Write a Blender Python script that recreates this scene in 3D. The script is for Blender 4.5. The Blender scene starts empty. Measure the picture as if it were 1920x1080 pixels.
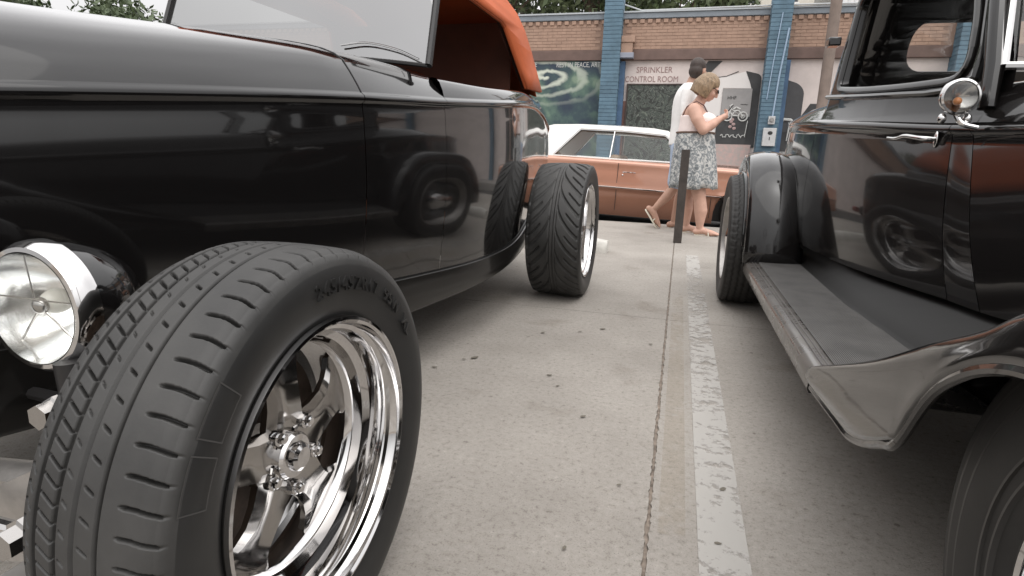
import bpy, bmesh, math, random
import numpy as np
from mathutils import Vector, Matrix

random.seed(7); rng = np.random.default_rng(7)
sc = bpy.context.scene
COL = sc.collection
R = math.radians

# ------------------------------------------------------------------ camera
F_PX, PITCH, ROLL, YAW, CAMH = 1100.0, math.atan(250/1100), 0.033, R(15.4), 0.81
fw = Vector((-math.sin(YAW)*math.cos(PITCH), math.cos(YAW)*math.cos(PITCH), -math.sin(PITCH)))
rt0 = Vector((math.cos(YAW), math.sin(YAW), 0)); up0 = rt0.cross(fw)
rt = rt0*math.cos(ROLL) + up0*math.sin(ROLL); up = rt.cross(fw)
cd = bpy.data.cameras.new('camera'); cam = bpy.data.objects.new('camera', cd); COL.objects.link(cam)
m = Matrix((rt, up, -fw)).transposed().to_4x4(); m.translation = (0, 0, CAMH)
cam.matrix_world = m
cd.sensor_width = 36; cd.lens = 36*F_PX/1920; cd.clip_start = 0.02; cd.clip_end = 2000
sc.camera = cam

# ------------------------------------------------------------------ world: flat overcast daylight
SUN_EL, SUN_ROT = R(62), R(150)
w = bpy.data.worlds.new('World'); sc.world = w; w.use_nodes = True
nt = w.node_tree; nt.nodes.clear()
out = nt.nodes.new('ShaderNodeOutputWorld'); bg = nt.nodes.new('ShaderNodeBackground')
sky = nt.nodes.new('ShaderNodeTexSky'); sky.sky_type = 'NISHITA'; sky.sun_disc = False
sky.sun_elevation = SUN_EL; sky.sun_rotation = SUN_ROT; sky.dust_density = 4; sky.air_density = 1.0
hs = nt.nodes.new('ShaderNodeHueSaturation'); hs.inputs['Saturation'].default_value = 0.12
mixw = nt.nodes.new('ShaderNodeMix'); mixw.data_type = 'RGBA'; mixw.inputs[0].default_value = 0.72
tc = nt.nodes.new('ShaderNodeTexCoord'); nz = nt.nodes.new('ShaderNodeTexNoise')
nz.inputs['Scale'].default_value = 1.6; nz.inputs['Detail'].default_value = 4
cr = nt.nodes.new('ShaderNodeValToRGB')
cr.color_ramp.elements[0].position = 0.3; cr.color_ramp.elements[0].color = (6.2, 6.1, 6.15, 1)
cr.color_ramp.elements[1].position = 0.75; cr.color_ramp.elements[1].color = (9.6, 9.5, 9.5, 1)
nt.links.new(tc.outputs['Generated'], nz.inputs['Vector']); nt.links.new(nz.outputs['Fac'], cr.inputs[0])
nt.links.new(sky.outputs[0], hs.inputs['Color']); nt.links.new(hs.outputs[0], mixw.inputs[6])
nt.links.new(cr.outputs[0], mixw.inputs[7]); nt.links.new(mixw.outputs[2], bg.inputs['Color'])
sxw = nt.nodes.new('ShaderNodeSeparateXYZ'); nt.links.new(tc.outputs['Generated'], sxw.inputs[0])
mrw = nt.nodes.new('ShaderNodeMapRange'); mrw.inputs['From Min'].default_value = 0; mrw.inputs['From Max'].default_value = 1
mrw.inputs['To Min'].default_value = .088; mrw.inputs['To Max'].default_value = .31
nt.links.new(sxw.outputs[2], mrw.inputs[0]); nt.links.new(mrw.outputs[0], bg.inputs['Strength'])
nt.links.new(bg.outputs[0], out.inputs[0])

sd = bpy.data.lights.new('sun', 'SUN'); sd.energy = 0.7; sd.angle = R(75); sd.color = (1, .965, .92)
so = bpy.data.objects.new('sun', sd); COL.objects.link(so)
so.rotation_euler = (R(90)-SUN_EL, 0, R(180)-SUN_ROT)
sc.view_settings.view_transform = 'Standard'; sc.view_settings.look = 'None'
sc.view_settings.exposure = 0.20; sc.view_settings.gamma = 1; sc.view_settings.use_curve_mapping = False
sc.cycles.max_bounces = 8; sc.cycles.transparent_max_bounces = 16

# ------------------------------------------------------------------ materials
MATS = {}
def mat(name, color, rough=.5, metal=0., coat=0., spec=.5, var=0., vscale=8., bump=0., bscale=60., bdist=.002,
        rvar=0., color2=None, stretch=(1, 1, 1), sheen=0., trans=0., emit=None):
    if name in MATS: return MATS[name]
    m = bpy.data.materials.new(name); m.use_nodes = True; n = m.node_tree; b = n.nodes['Principled BSDF']
    b.inputs['Base Color'].default_value = (*color, 1); b.inputs['Roughness'].default_value = rough
    b.inputs['Metallic'].default_value = metal; b.inputs['Coat Weight'].default_value = coat
    b.inputs['Coat Roughness'].default_value = .045; b.inputs['Coat IOR'].default_value = 1.5; b.inputs['Specular IOR Level'].default_value = spec
    if sheen: b.inputs['Sheen Weight'].default_value = sheen
    if var or bump or rvar or color2:
        t = n.nodes.new('ShaderNodeTexCoord'); mp = n.nodes.new('ShaderNodeMapping'); mp.inputs['Scale'].default_value = stretch
        n.links.new(t.outputs['Object'], mp.inputs[0])
        z = n.nodes.new('ShaderNodeTexNoise'); z.inputs['Scale'].default_value = vscale; z.inputs['Detail'].default_value = 6
        z.inputs['Roughness'].default_value = .62
        n.links.new(mp.outputs[0], z.inputs['Vector'])
        if var or color2:
            r_ = n.nodes.new('ShaderNodeValToRGB'); e = r_.color_ramp.elements
            c2 = color2 or tuple(min(1, c*(1+var)) for c in color); c1 = color if color2 else tuple(c*(1-var) for c in color)
            e[0].position = .32; e[0].color = (*c1, 1); e[1].position = .68; e[1].color = (*c2, 1)
            n.links.new(z.outputs['Fac'], r_.inputs[0]); n.links.new(r_.outputs[0], b.inputs['Base Color'])
        if rvar:
            mr = n.nodes.new('ShaderNodeMapRange'); mr.inputs['From Min'].default_value = .3; mr.inputs['From Max'].default_value = .7
            mr.inputs['To Min'].default_value = max(0, rough-rvar); mr.inputs['To Max'].default_value = min(1, rough+rvar)
            n.links.new(z.outputs['Fac'], mr.inputs[0]); n.links.new(mr.outputs[0], b.inputs['Roughness'])
        if bump:
            z2 = n.nodes.new('ShaderNodeTexNoise'); z2.inputs['Scale'].default_value = bscale; z2.inputs['Detail'].default_value = 5
            n.links.new(mp.outputs[0], z2.inputs['Vector'])
            bp = n.nodes.new('ShaderNodeBump'); bp.inputs['Strength'].default_value = bump; bp.inputs['Distance'].default_value = bdist
            n.links.new(z2.outputs['Fac'], bp.inputs['Height']); n.links.new(bp.outputs[0], b.inputs['Normal'])
    MATS[name] = m
    return m

black_paint = mat('black_gloss_paint', (.006, .0055, .0055), .12, coat=1., spec=.12)
black_paint_old = mat('black_gloss_paint_worn', (.009, .008, .0078), .16, coat=1., spec=.12, rvar=.05, vscale=5)
satin_black = mat('satin_black', (.012, .011, .011), .45)
chrome = mat('chrome', (.63, .62, .615), .06, 1., bump=.02, bscale=14)
polish = mat('polished_aluminium', (.42, .405, .39), .15, 1., rvar=.06, vscale=20, bump=.03, bscale=20)
castal = mat('cast_aluminium', (.42, .40, .38), .42, .85, var=.15, vscale=20, bump=.4, bscale=90, bdist=.001)
rubber = mat('tyre_rubber_dusty', (.031, .030, .0285), .58, var=.5, vscale=6, bump=.25, bscale=240, bdist=.0006, rvar=.08)
rubber_side = mat('tyre_rubber_sidewall', (.017, .0165, .016), .50, var=.22, vscale=9, bump=.15, bscale=200, bdist=.0005)
rubber_old = mat('tyre_rubber_brown', (.019, .0175, .016), .6, var=.25, vscale=9, bump=.2, bscale=150, bdist=.0006)
letter_mat = mat('tyre_lettering', (.055, .053, .051), .5); letter_blk = mat('tyre_lettering_black', (.014, .0135, .013), .4)
orange = mat('orange_canvas', (.44, .092, .024), .75, var=.10, vscale=5, bump=.5, bscale=500, bdist=.0008)
liner = mat('rust_brown_lining', (.075, .024, .013), .8, var=.2, vscale=4, bump=.3, bscale=200)
leather = mat('tan_leather', (.20, .075, .035), .5, var=.15, vscale=10, bump=.3, bscale=120)
mat_rubber = mat('running_board_rubber', (.095, .092, .088), .65, var=.2, vscale=9)
steel_dark = mat('dark_steel', (.05, .048, .046), .4, .7)
rustm = mat('brake_rust', (.09, .065, .05), .55, .6, var=.3, vscale=30)
red_part = mat('red_spring_paint', (.22, .03, .02), .4)
concrete_stop = mat('white_concrete', (.52, .50, .46), .9, var=.18, vscale=9, bump=.6, bscale=70, bdist=.003)
post_mat = mat('brown_post_paint', (.045, .036, .031), .6, var=.3, vscale=14, bump=.3, bscale=60)
salmon = mat('salmon_metallic_paint', (.45, .225, .150), .25, .3, coat=1., var=.04, vscale=3)
white_paint = mat('white_roof_paint', (.70, .69, .66), .25, coat=.8)
skin = mat('skin', (.52, .31, .235), .55, var=.08, vscale=12)
skin_m = mat('skin_tanned', (.44, .26, .19), .55, var=.08, vscale=12)
white_cotton = mat('white_cotton', (.78, .77, .76), .85, bump=.5, bscale=22, bdist=.012)
pink_cotton = mat('pale_pink_cotton', (.80, .69, .66), .85, bump=.5, bscale=26, bdist=.01)
blue_cotton = mat('pale_blue_cotton', (.36, .43, .55), .85, bump=.4, bscale=26, bdist=.01)
hair_b = mat('blonde_hair', (.235, .160, .095), .5, var=.65, vscale=45, stretch=(3, 3, .25), bump=.7, bscale=120, bdist=.004)
hair_d = mat('dark_hair', (.035, .022, .017), .6, var=.3, vscale=60, bump=.6, bscale=160, bdist=.004)
sandal = mat('cream_sandal', (.62, .58, .48), .6)
asphalt = mat('asphalt', (.055, .053, .051), .9, var=.25, vscale=5, bump=.6, bscale=150, bdist=.004)
sidewalk_m = mat('sidewalk_concrete', (.30, .28, .26), .9, var=.12, vscale=3, bump=.3, bscale=60)
blue_brick = mat('blue_painted_brick', (.10, .172, .228), .7, var=.22, vscale=5, bump=.3, bscale=40)
blue_dark = mat('dark_blue_paint', (.07, .13, .22), .7, var=.2, vscale=5)  # darker blue of the pier cores and side returns
tan_brick = mat('tan_brick', (.36, .24, .18), .85, var=.14, vscale=9, bump=.3, bscale=40)
tan_mortar = mat('tan_mortar', (.29, .195, .15), .95)
coping_m = mat('grey_coping', (.20, .23, .26), .5, var=.15, vscale=3)
beam_m = mat('brown_shaded_beam', (.14, .09, .075), .6, var=.2, vscale=4)  # brown for the beam, with its shadow put into the colour
white_wall = mat('pinkish_white_stucco', (.62, .55, .52), .9, var=.13, vscale=1.8, bump=.3, bscale=40)
white_flat = mat('white_mural_paint', (.70, .67, .65), .9, var=.05, vscale=2)
grey_flat = mat('grey_mural_paint', (.30, .29, .285), .9, var=.15, vscale=2)
dark_flat = mat('charcoal_mural_paint', (.055, .055, .056), .85, var=.25, vscale=3)
black_flat = mat('black_mural_paint', (.03, .03, .03), .85)
text_brown = mat('faded_brown_lettering', (.30, .20, .19), .9)
chalk = mat('chalk_white_paint', (.55, .55, .53), .9)
conduit_m = mat('painted_conduit', (.30, .40, .52), .5)
box_m = mat('grey_utility_box', (.50, .50, .50), .55, var=.1, vscale=8)
taupe = mat('taupe_pole', (.21, .165, .14), .8, var=.2, vscale=4)
bark = mat('bark', (.10, .075, .055), .9, var=.3, vscale=20, bump=.6, bscale=40, bdist=.01)
leaf_m = mat('leaf_green', (.06, .085, .035), .6, var=.35, vscale=1.5)
cream = mat('cream_siding', (.60, .57, .50), .8, var=.06, vscale=2)
leaf_litter = mat('dry_leaf', (.13, .115, .09), .8)
dirt = mat('joint_dirt', (.20, .165, .135), 1., var=.5, vscale=30, bump=.8, bscale=100, bdist=.004)
bulb_m = mat('milky_bulb', (.7, .68, .62), .25)

def glass(name, tint, refl, rough=.0):
    m = bpy.data.materials.new(name); m.use_nodes = True; n = m.node_tree; n.nodes.clear()
    o = n.nodes.new('ShaderNodeOutputMaterial'); mx = n.nodes.new('ShaderNodeMixShader'); t = n.nodes.new('ShaderNodeBsdfTransparent')
    g = n.nodes.new('ShaderNodeBsdfGlossy'); g.inputs['Roughness'].default_value = rough; t.inputs['Color'].default_value = (*tint, 1)
    g.inputs['Color'].default_value = (.95, .95, .95, 1)
    fa = n.nodes.new('ShaderNodeLayerWeight'); fa.inputs['Blend'].default_value = .5
    pw = n.nodes.new('ShaderNodeMath'); pw.operation = 'POWER'; pw.inputs[1].default_value = 4.; n.links.new(fa.outputs['Facing'], pw.inputs[0])
    fr = n.nodes.new('ShaderNodeMath'); fr.operation = 'MULTIPLY_ADD'; fr.inputs[1].default_value = 1-refl; fr.inputs[2].default_value = refl; n.links.new(pw.outputs[0], fr.inputs[0])
    n.links.new(fr.outputs[0], mx.inputs[0]); n.links.new(t.outputs[0], mx.inputs[1]); n.links.new(g.outputs[0], mx.inputs[2])
    n.links.new(mx.outputs[0], o.inputs[0]); return m
glass_clear = glass('clear_glass', (.92, .93, .92), .06)
glass_wind = glass('tinted_windshield_glass', (.16, .165, .16), .27)
glass_side = glass('tinted_side_glass', (.90, .92, .91), .035)

# ------------------------------------------------------------------ mesh builder
WL = {}   # object -> world location of its local frame
class MB:
    def __init__(s): s.v = []; s.f = []; s.n = 0
    def add(s, V, Fs):
        V = np.asarray(V, float).reshape(-1, 3); s.v.append(V); s.f += [tuple(int(i)+s.n for i in f) for f in Fs]; s.n += len(V); return s
    def grid(s, P, cu=False, cv=False, flip=False):
        P = np.asarray(P, float); nu, nv = P.shape[:2]; Fs = []
        for i in range(nu if cu else nu-1):
            for j in range(nv if cv else nv-1):
                a, b = i*nv+j, i*nv+(j+1) % nv; c, d = ((i+1) % nu)*nv+(j+1) % nv, ((i+1) % nu)*nv+j
                Fs.append((a, d, c, b) if flip else (a, b, c, d))
        return s.add(P, Fs)
    def box(s, x0, x1, y0, y1, z0, z1):
        return s.add([(x, y, z) for z in (z0, z1) for y in (y0, y1) for x in (x0, x1)],
                     [(0, 2, 3, 1), (4, 5, 7, 6), (0, 1, 5, 4), (2, 6, 7, 3), (0, 4, 6, 2), (1, 3, 7, 5)])
    def tube(s, pts, r, n=10, caps=True, ry=None):
        pts = [Vector(p) for p in pts]; k = len(pts)
        rs = r if hasattr(r, '__len__') else [r]*k; rys = ry if ry is not None and hasattr(ry, '__len__') else ([ry]*k if ry else rs)
        rings = []; ref = None
        for i, p in enumerate(pts):
            t = (pts[min(i+1, k-1)]-pts[max(i-1, 0)]).normalized()
            if ref is None: ref = Vector((0, 0, 1)) if abs(t.z) < .9 else Vector((1, 0, 0))
            a = (ref - t*ref.dot(t)).normalized(); b = t.cross(a); ref = a
            rings.append([p + a*math.cos(2*math.pi*j/n)*rs[i] + b*math.sin(2*math.pi*j/n)*rys[i] for j in range(n)])
        s.grid([[tuple(q) for q in rg] for rg in rings], cv=True)
        if caps:
            b0 = s.n - k*n; s.f.append(tuple(b0+j for j in range(n))); s.f.append(tuple(b0+(k-1)*n+n-1-j for j in range(n)))
        return s
    def lathe(s, prof, c=(0, 0, 0), axis='x', n=48, closed=False):
        P = []
        for a_, r_ in prof:
            row = []
            for j in range(n):
                th = 2*math.pi*j/n; u, v = r_*math.cos(th), r_*math.sin(th)
                row.append({'x': (a_, u, v), 'y': (v, a_, u), 'z': (u, v, a_)}[axis])
            P.append(row)
        P = np.array(P)+np.array(c); return s.grid(P, cu=closed, cv=True)
    def ell(s, c, r, n=16, m_=10, rot=None):
        P = []
        for i in range(m_+1):
            ph = math.pi*i/m_
            P.append([(math.sin(ph)*math.cos(2*math.pi*j/n)*r[0], math.sin(ph)*math.sin(2*math.pi*j/n)*r[1], math.cos(ph)*r[2]) for j in range(n)])
        P = np.array(P)
        if rot is not None: P = P @ np.array(rot if isinstance(rot, Matrix) else Matrix.Rotation(rot[0], 3, rot[1])).T
        return s.grid(P+np.array(c), cv=True)
    def build(s, name, m_, parent=None, ang=35, smooth=True, bev=0, solid=0, loc=None, mods=None):
        me = bpy.data.meshes.new(name)
        V = np.concatenate(s.v) if s.v else np.zeros((0, 3))
        base = np.array(loc) if loc is not None else (np.array(WL[parent.name]) if parent is not None else np.zeros(3))
        me.from_pydata((V-base).tolist() if len(V) < 60000 else (V-base), [], s.f)
        me.update()
        if smooth:
            me.shade_smooth()
            if ang < 179: me.set_sharp_from_angle(angle=R(ang))
        me.materials.append(m_)
        o = bpy.data.objects.new(name, me); COL.objects.link(o)
        if parent is not None:
            o.parent = parent
            if loc is not None: o.location = Vector(base.tolist()) - Vector(WL[parent.name])
        elif loc is not None: o.location = loc
        WL[o.name] = tuple(base)
        if solid:
            md = o.modifiers.new('s', 'SOLIDIFY'); md.thickness = solid; md.offset = -1
        if bev:
            md = o.modifiers.new('b', 'BEVEL'); md.width = bev; md.segments = 2; md.limit_method = 'ANGLE'; md.angle_limit = R(40)
        return o

def empty(name, loc, parent=None):
    o = bpy.data.objects.new(name, None); COL.objects.link(o); o.empty_display_size = .1
    if parent is not None: o.parent = parent; o.location = Vector(loc)-Vector(WL[parent.name])
    else: o.location = loc
    WL[o.name] = tuple(loc); return o
def tag(o, label=None, cat=None, group=None, kind=None):
    if label: o['label'] = label
    if cat: o['category'] = cat
    if group: o['group'] = group
    if kind: o['kind'] = kind
    return o
def L(xs, ys): 
    xs, ys = np.array(xs, float), np.array(ys, float)
    return lambda x: float(np.interp(x, xs, ys))
def S(xs, ys):
    """smooth (monotone-ish cubic) interpolation"""
    xs, ys = np.array(xs, float), np.array(ys, float); d = np.gradient(ys, xs)
    def f(x):
        x = min(max(x, xs[0]), xs[-1]); i = min(max(int(np.searchsorted(xs, x))-1, 0), len(xs)-2)
        h = xs[i+1]-xs[i]; t = (x-xs[i])/h
        return float((2*t**3-3*t**2+1)*ys[i]+(t**3-2*t**2+t)*h*d[i]+(-2*t**3+3*t**2)*ys[i+1]+(t**3-t**2)*h*d[i+1])
    return f
def sm(pts, n):
    k = range(len(pts)); fs = [S(k, [p[i] for p in pts]) for i in range(3)]
    return [tuple(f(t) for f in fs) for t in np.linspace(0, len(pts)-1, n)]
def frange(a, b, n): return [a+(b-a)*i/(n-1) for i in range(n)]

def sheet(outer, holes, cuts_u=(), cuts_v=()):
    """flat polygon with holes -> triangulated bmesh data (u,v), cut along given lines"""
    cu = bpy.data.curves.new('tmp', 'CURVE'); cu.dimensions = '2D'; cu.fill_mode = 'BOTH'
    for pl in [outer]+list(holes):
        sp = cu.splines.new('POLY'); sp.points.add(len(pl)-1); sp.use_cyclic_u = True
        for i, p in enumerate(pl): sp.points[i].co = (p[0], p[1], 0, 1)
    ob = bpy.data.objects.new('tmp', cu); COL.objects.link(ob)
    dg = bpy.context.evaluated_depsgraph_get(); me = bpy.data.meshes.new_from_object(ob.evaluated_get(dg))
    bpy.data.objects.remove(ob); bpy.data.curves.remove(cu)
    bm = bmesh.new(); bm.from_mesh(me); bpy.data.meshes.remove(me)
    bmesh.ops.remove_doubles(bm, verts=bm.verts, dist=1e-5)
    for c in cuts_u: bmesh.ops.bisect_plane(bm, geom=bm.verts[:]+bm.edges[:]+bm.faces[:], plane_co=(c, 0, 0), plane_no=(1, 0, 0))
    for c in cuts_v: bmesh.ops.bisect_plane(bm, geom=bm.verts[:]+bm.edges[:]+bm.faces[:], plane_co=(0, c, 0), plane_no=(0, 1, 0))
    bm.verts.index_update()
    V = [(v.co.x, v.co.y) for v in bm.verts]; Fs = [[v.index for v in f.verts] for f in bm.faces]; bm.free()
    return V, Fs
def roundpoly(pts, r, n=5):
    out = []
    k = len(pts)
    for i, p in enumerate(pts):
        rr = r[i] if hasattr(r, '__len__') else r
        a, b, c = Vector(pts[i-1]), Vector(p), Vector(pts[(i+1) % k])
        d1, d2 = (a-b), (c-b); q = min(rr, d1.length*.49, d2.length*.49)
        if q < 1e-4: out.append(tuple(b)); continue
        s_, e_ = b+d1.normalized()*q, b+d2.normalized()*q
        for j in range(n+1):
            t = j/n; out.append(tuple((1-t)**2*s_ + 2*t*(1-t)*b + t*t*e_))
    return out

def text(name, body, size, loc, rot, m_, parent, ext=.002, align='LEFT', sx=1.0):
    cu = bpy.data.curves.new(name, 'FONT'); cu.body = body; cu.size = size; cu.extrude = ext; cu.align_x = align
    cu.resolution_u = 3
    ob = bpy.data.objects.new('tmp', cu); COL.objects.link(ob)
    dg = bpy.context.evaluated_depsgraph_get(); me = bpy.data.meshes.new_from_object(ob.evaluated_get(dg))
    bpy.data.objects.remove(ob); me.name = name; me.materials.clear(); me.materials.append(m_)
    o = bpy.data.objects.new(name, me); COL.objects.link(o)
    o.rotation_euler = rot; o.scale = (sx, 1, 1)
    if parent: o.parent = parent; o.location = Vector(loc)-Vector(WL[parent.name])
    else: o.location = loc
    WL[o.name] = tuple(loc); return o

# ================================================================== GROUND
def noise_color_mat(name, base, dark, light, spots=True):
    m = bpy.data.materials.new(name); m.use_nodes = True; n = m.node_tree; b = n.nodes['Principled BSDF']; lk = n.links.new
    t = n.nodes.new('ShaderNodeNewGeometry')
    def noise(s, d=6, r=.6):
        z = n.nodes.new('ShaderNodeTexNoise'); z.inputs['Scale'].default_value = s; z.inputs['Detail'].default_value = d; z.inputs['Roughness'].default_value = r
        lk(t.outputs['Position'], z.inputs['Vector']); return z
    def ramp(src, stops):
        r_ = n.nodes.new('ShaderNodeValToRGB'); e = r_.color_ramp.elements
        while len(e) < len(stops): e.new(.5)
        for el, (p, c) in zip(e, stops): el.position = p; el.color = (*c, 1)
        lk(src, r_.inputs[0]); return r_
    def mul(a, b_, f=1.):
        x = n.nodes.new('ShaderNodeMix'); x.data_type = 'RGBA'; x.blend_type = 'MULTIPLY'; x.inputs[0].default_value = f
        lk(a, x.inputs[6]); lk(b_, x.inputs[7]); return x.outputs[2]
    a = ramp(noise(.9, 7, .65).outputs['Fac'], [(.3, dark), (.55, base), (.75, light)])
    g = ramp(noise(60, 4, .7).outputs['Fac'], [(.28, (.50, .48, .46)), (.44, (.92, .92, .91)), (.6, (1, 1, 1)), (.74, (1.2, 1.2, 1.18))])
    g2 = ramp(noise(220, 3, .8).outputs['Fac'], [(.31, (.38, .36, .34)), (.43, (1, 1, 1)), (.62, (1, 1, 1)), (.72, (1.5, 1.5, 1.47))])
    c = mul(mul(a.outputs[0], g.outputs[0], .9), g2.outputs[0], .9)
    st = ramp(noise(2.6, 5, .55).outputs['Fac'], [(.26, (.72, .69, .66)), (.40, (1, 1, 1)), (.8, (1.03, 1.03, 1.03))])
    c = mul(c, st.outputs[0], .9)
    vo = n.nodes.new('ShaderNodeTexVoronoi'); vo.inputs['Scale'].default_value = 9; lk(t.outputs['Position'], vo.inputs['Vector'])
    sp = ramp(vo.outputs['Distance'], [(.05, (.45, .42, .40)), (.075, (1, 1, 1)), (1, (1, 1, 1))])
    sel = ramp(noise(3.1, 2).outputs['Fac'], [(.52, (0, 0, 0)), (.56, (1, 1, 1)), (1, (1, 1, 1))])
    x = n.nodes.new('ShaderNodeMix'); x.data_type = 'RGBA'; x.blend_type = 'MULTIPLY'; lk(sel.outputs[0], x.inputs[0]); lk(c, x.inputs[6]); lk(sp.outputs[0], x.inputs[7])
    lk(x.outputs[2], b.inputs['Base Color']); b.inputs['Roughness'].default_value = .88
    nb = noise(170, 5, .75); nb2 = noise(22, 4)
    ad = n.nodes.new('ShaderNodeMath'); ad.operation = 'ADD'; lk(nb.outputs['Fac'], ad.inputs[0]); lk(nb2.outputs['Fac'], ad.inputs[1])
    bp = n.nodes.new('ShaderNodeBump'); bp.inputs['Strength'].default_value = .55; bp.inputs['Distance'].default_value = .0035
    lk(ad.outputs[0], bp.inputs['Height']); lk(bp.outputs[0], b.inputs['Normal'])
    return m
conc = noise_color_mat('worn_concrete', (.322, .296, .266), (.238, .216, .192), (.375, .348, .316))

LOT_Y = 7.77
g = MB().grid([[(-400, y, -.03) for y in (-400, LOT_Y)], [(400, y, -.03) for y in (-400, LOT_Y)]], flip=True).build('ground', conc)
tag(g, kind='structure')
tag(MB().grid([[(x, y, -.036) for y in (-60, LOT_Y-.01)] for x in (-60, 60)], flip=True).build('joint_bed', dirt), kind='structure').location.z = .0295
lot = empty('parking_lot', (0, 0, 0)); tag(lot, kind='structure')
def jag(a, b, n_, amp):
    return [(a[0]+(b[0]-a[0])*i/n_ + (random.uniform(-amp, amp) if 0 < i < n_ else 0), a[1]+(b[1]-a[1])*i/n_) for i in range(n_+1)]
XS = [-11.4, -7.6, -3.8, 0, 3.8, 7.6, 11.4]; YS = [-7.5, -4.0, -.47, 3.05, 6.58, LOT_Y]
for i in range(len(XS)-1):
    for j in range(len(YS)-1):
        x0, x1, y0, y1 = XS[i], XS[i+1], YS[j], YS[j+1]
        near = y1 > -1 
        gl = .0045 if abs(x0) < .01 else .003; gr = .0045 if abs(x1) < .01 else .003; gy = .0022
        am = .0026 if near else .0
        k = 260 if near and (abs(x0) < .01 or abs(x1) < .01) else 4
        left = jag((x0+gl, y0+gy), (x0+gl, y1-gy), k if abs(x0) < .01 else 4, am if abs(x0) < .01 else 0)
        right = jag((x1-gr, y1-gy), (x1-gr, y0+gy), k if abs(x1) < .01 else 4, am if abs(x1) < .01 else 0)
        pts = right + left   # ccw seen from above? right goes down, left goes up -> clockwise
        V = [(p[0], p[1], 0) for p in pts] + [(p[0], p[1], -.028) for p in pts]; n_ = len(pts)
        Fs = [tuple(reversed(range(n_)))] + [(a, (a+1) % n_, n_+(a+1) % n_, n_+a) for a in range(n_)]
        MB().add(V, Fs).build('slab', conc, lot, smooth=False)
# painted stripe, worn out towards the street
pm = bpy.data.materials.new('worn_white_paint'); pm.use_nodes = True; n = pm.node_tree; b = n.nodes['Principled BSDF']; lk = n.links.new
b.inputs['Base Color'].default_value = (.47, .45, .42, 1); b.inputs['Roughness'].default_value = .8
ge = n.nodes.new('ShaderNodeNewGeometry'); sx = n.nodes.new('ShaderNodeSeparateXYZ'); lk(ge.outputs['Position'], sx.inputs[0])
z = n.nodes.new('ShaderNodeTexNoise'); z.inputs['Scale'].default_value = 26; z.inputs['Detail'].default_value = 8; z.inputs['Roughness'].default_value = .7; lk(ge.outputs['Position'], z.inputs['Vector'])
z3 = n.nodes.new('ShaderNodeTexNoise'); z3.inputs['Scale'].default_value = 4.5; z3.inputs['Detail'].default_value = 2; lk(ge.outputs['Position'], z3.inputs['Vector'])
thr = n.nodes.new('ShaderNodeValToRGB'); e = thr.color_ramp.elements
e[0].position = .38; e[0].color = (.445,)*3+(1,); e[1].position = .45; e[1].color = (.475,)*3+(1,)
q = e.new(.52); q.color = (.50,)*3+(1,); q = e.new(.68); q.color = (.54,)*3+(1,); q = e.new(.74); q.color = (.48,)*3+(1,); q = e.new(.80); q.color = (.42,)*3+(1,); q = e.new(.87); q.color = (.45,)*3+(1,)
dv = n.nodes.new('ShaderNodeMath'); dv.operation = 'DIVIDE'; dv.inputs[1].default_value = 6.; lk(sx.outputs[1], dv.inputs[0]); lk(dv.outputs[0], thr.inputs[0])
av = n.nodes.new('ShaderNodeMath'); av.operation = 'MULTIPLY_ADD'; av.inputs[1].default_value = .35; lk(z3.outputs['Fac'], av.inputs[0]); 
sc_ = n.nodes.new('ShaderNodeMath'); sc_.operation = 'MULTIPLY'; sc_.inputs[1].default_value = .65; lk(z.outputs['Fac'], sc_.inputs[0]); lk(sc_.outputs[0], av.inputs[2])
gt = n.nodes.new('ShaderNodeMath'); gt.operation = 'SUBTRACT'; lk(av.outputs[0], gt.inputs[0]); lk(thr.outputs[0], gt.inputs[1])
ml = n.nodes.new('ShaderNodeMath'); ml.operation = 'MULTIPLY_ADD'; ml.inputs[1].default_value = 10; ml.inputs[2].default_value = .5; ml.use_clamp = True
lk(gt.outputs[0], ml.inputs[0])
m9 = n.nodes.new('ShaderNodeMath'); m9.operation = 'MULTIPLY'; m9.inputs[1].default_value = .74; lk(ml.outputs[0], m9.inputs[0]); lk(m9.outputs[0], b.inputs['Alpha'])
bp = n.nodes.new('ShaderNodeBump'); bp.inputs['Strength'].default_value = .4; bp.inputs['Distance'].default_value = .002; lk(z.outputs['Fac'], bp.inputs['Height']); lk(bp.outputs[0], b.inputs['Normal'])
tag(MB().grid([[(x, y, .0035) for y in frange(-2, 5.3, 40)] for x in (.108+0, .16, .211)], flip=True).build('painted_stripe', pm), kind='structure')
ym = pm.copy(); ym.name = 'worn_yellow_paint'; ym.node_tree.nodes['Principled BSDF'].inputs['Base Color'].default_value = (.36, .29, .20, 1)
for nd in ym.node_tree.nodes:
    if nd.type == 'MATH' and nd.operation == 'MULTIPLY' and abs(nd.inputs[1].default_value-.74) < 1e-4: nd.inputs[1].default_value = .17
tag(MB().grid([[(x, y, .0035) for y in frange(1.2, 3.7, 20)] for x in (.022, .05, .082)], flip=True).build('yellow_line_remnant', ym), kind='structure')
# kerb drop, street, sidewalk
tag(MB().box(-60, 60, LOT_Y+.004, LOT_Y+.15, -.4, -.012).build('kerb', sidewalk_m, bev=.01), kind='structure')
def stz(x): return -.135-.03*(max(min(x, 12), -12)+.85)
tag(MB().grid([[(x, y, stz(x)) for y in (LOT_Y+.1, 11.2)] for x in (-60, -12, 12, 60)], flip=True).build('street', asphalt), kind='structure')
tag(MB().box(-60, 60, 11.2, 60, -.8, -.03).build('sidewalk', sidewalk_m), kind='structure')

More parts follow.
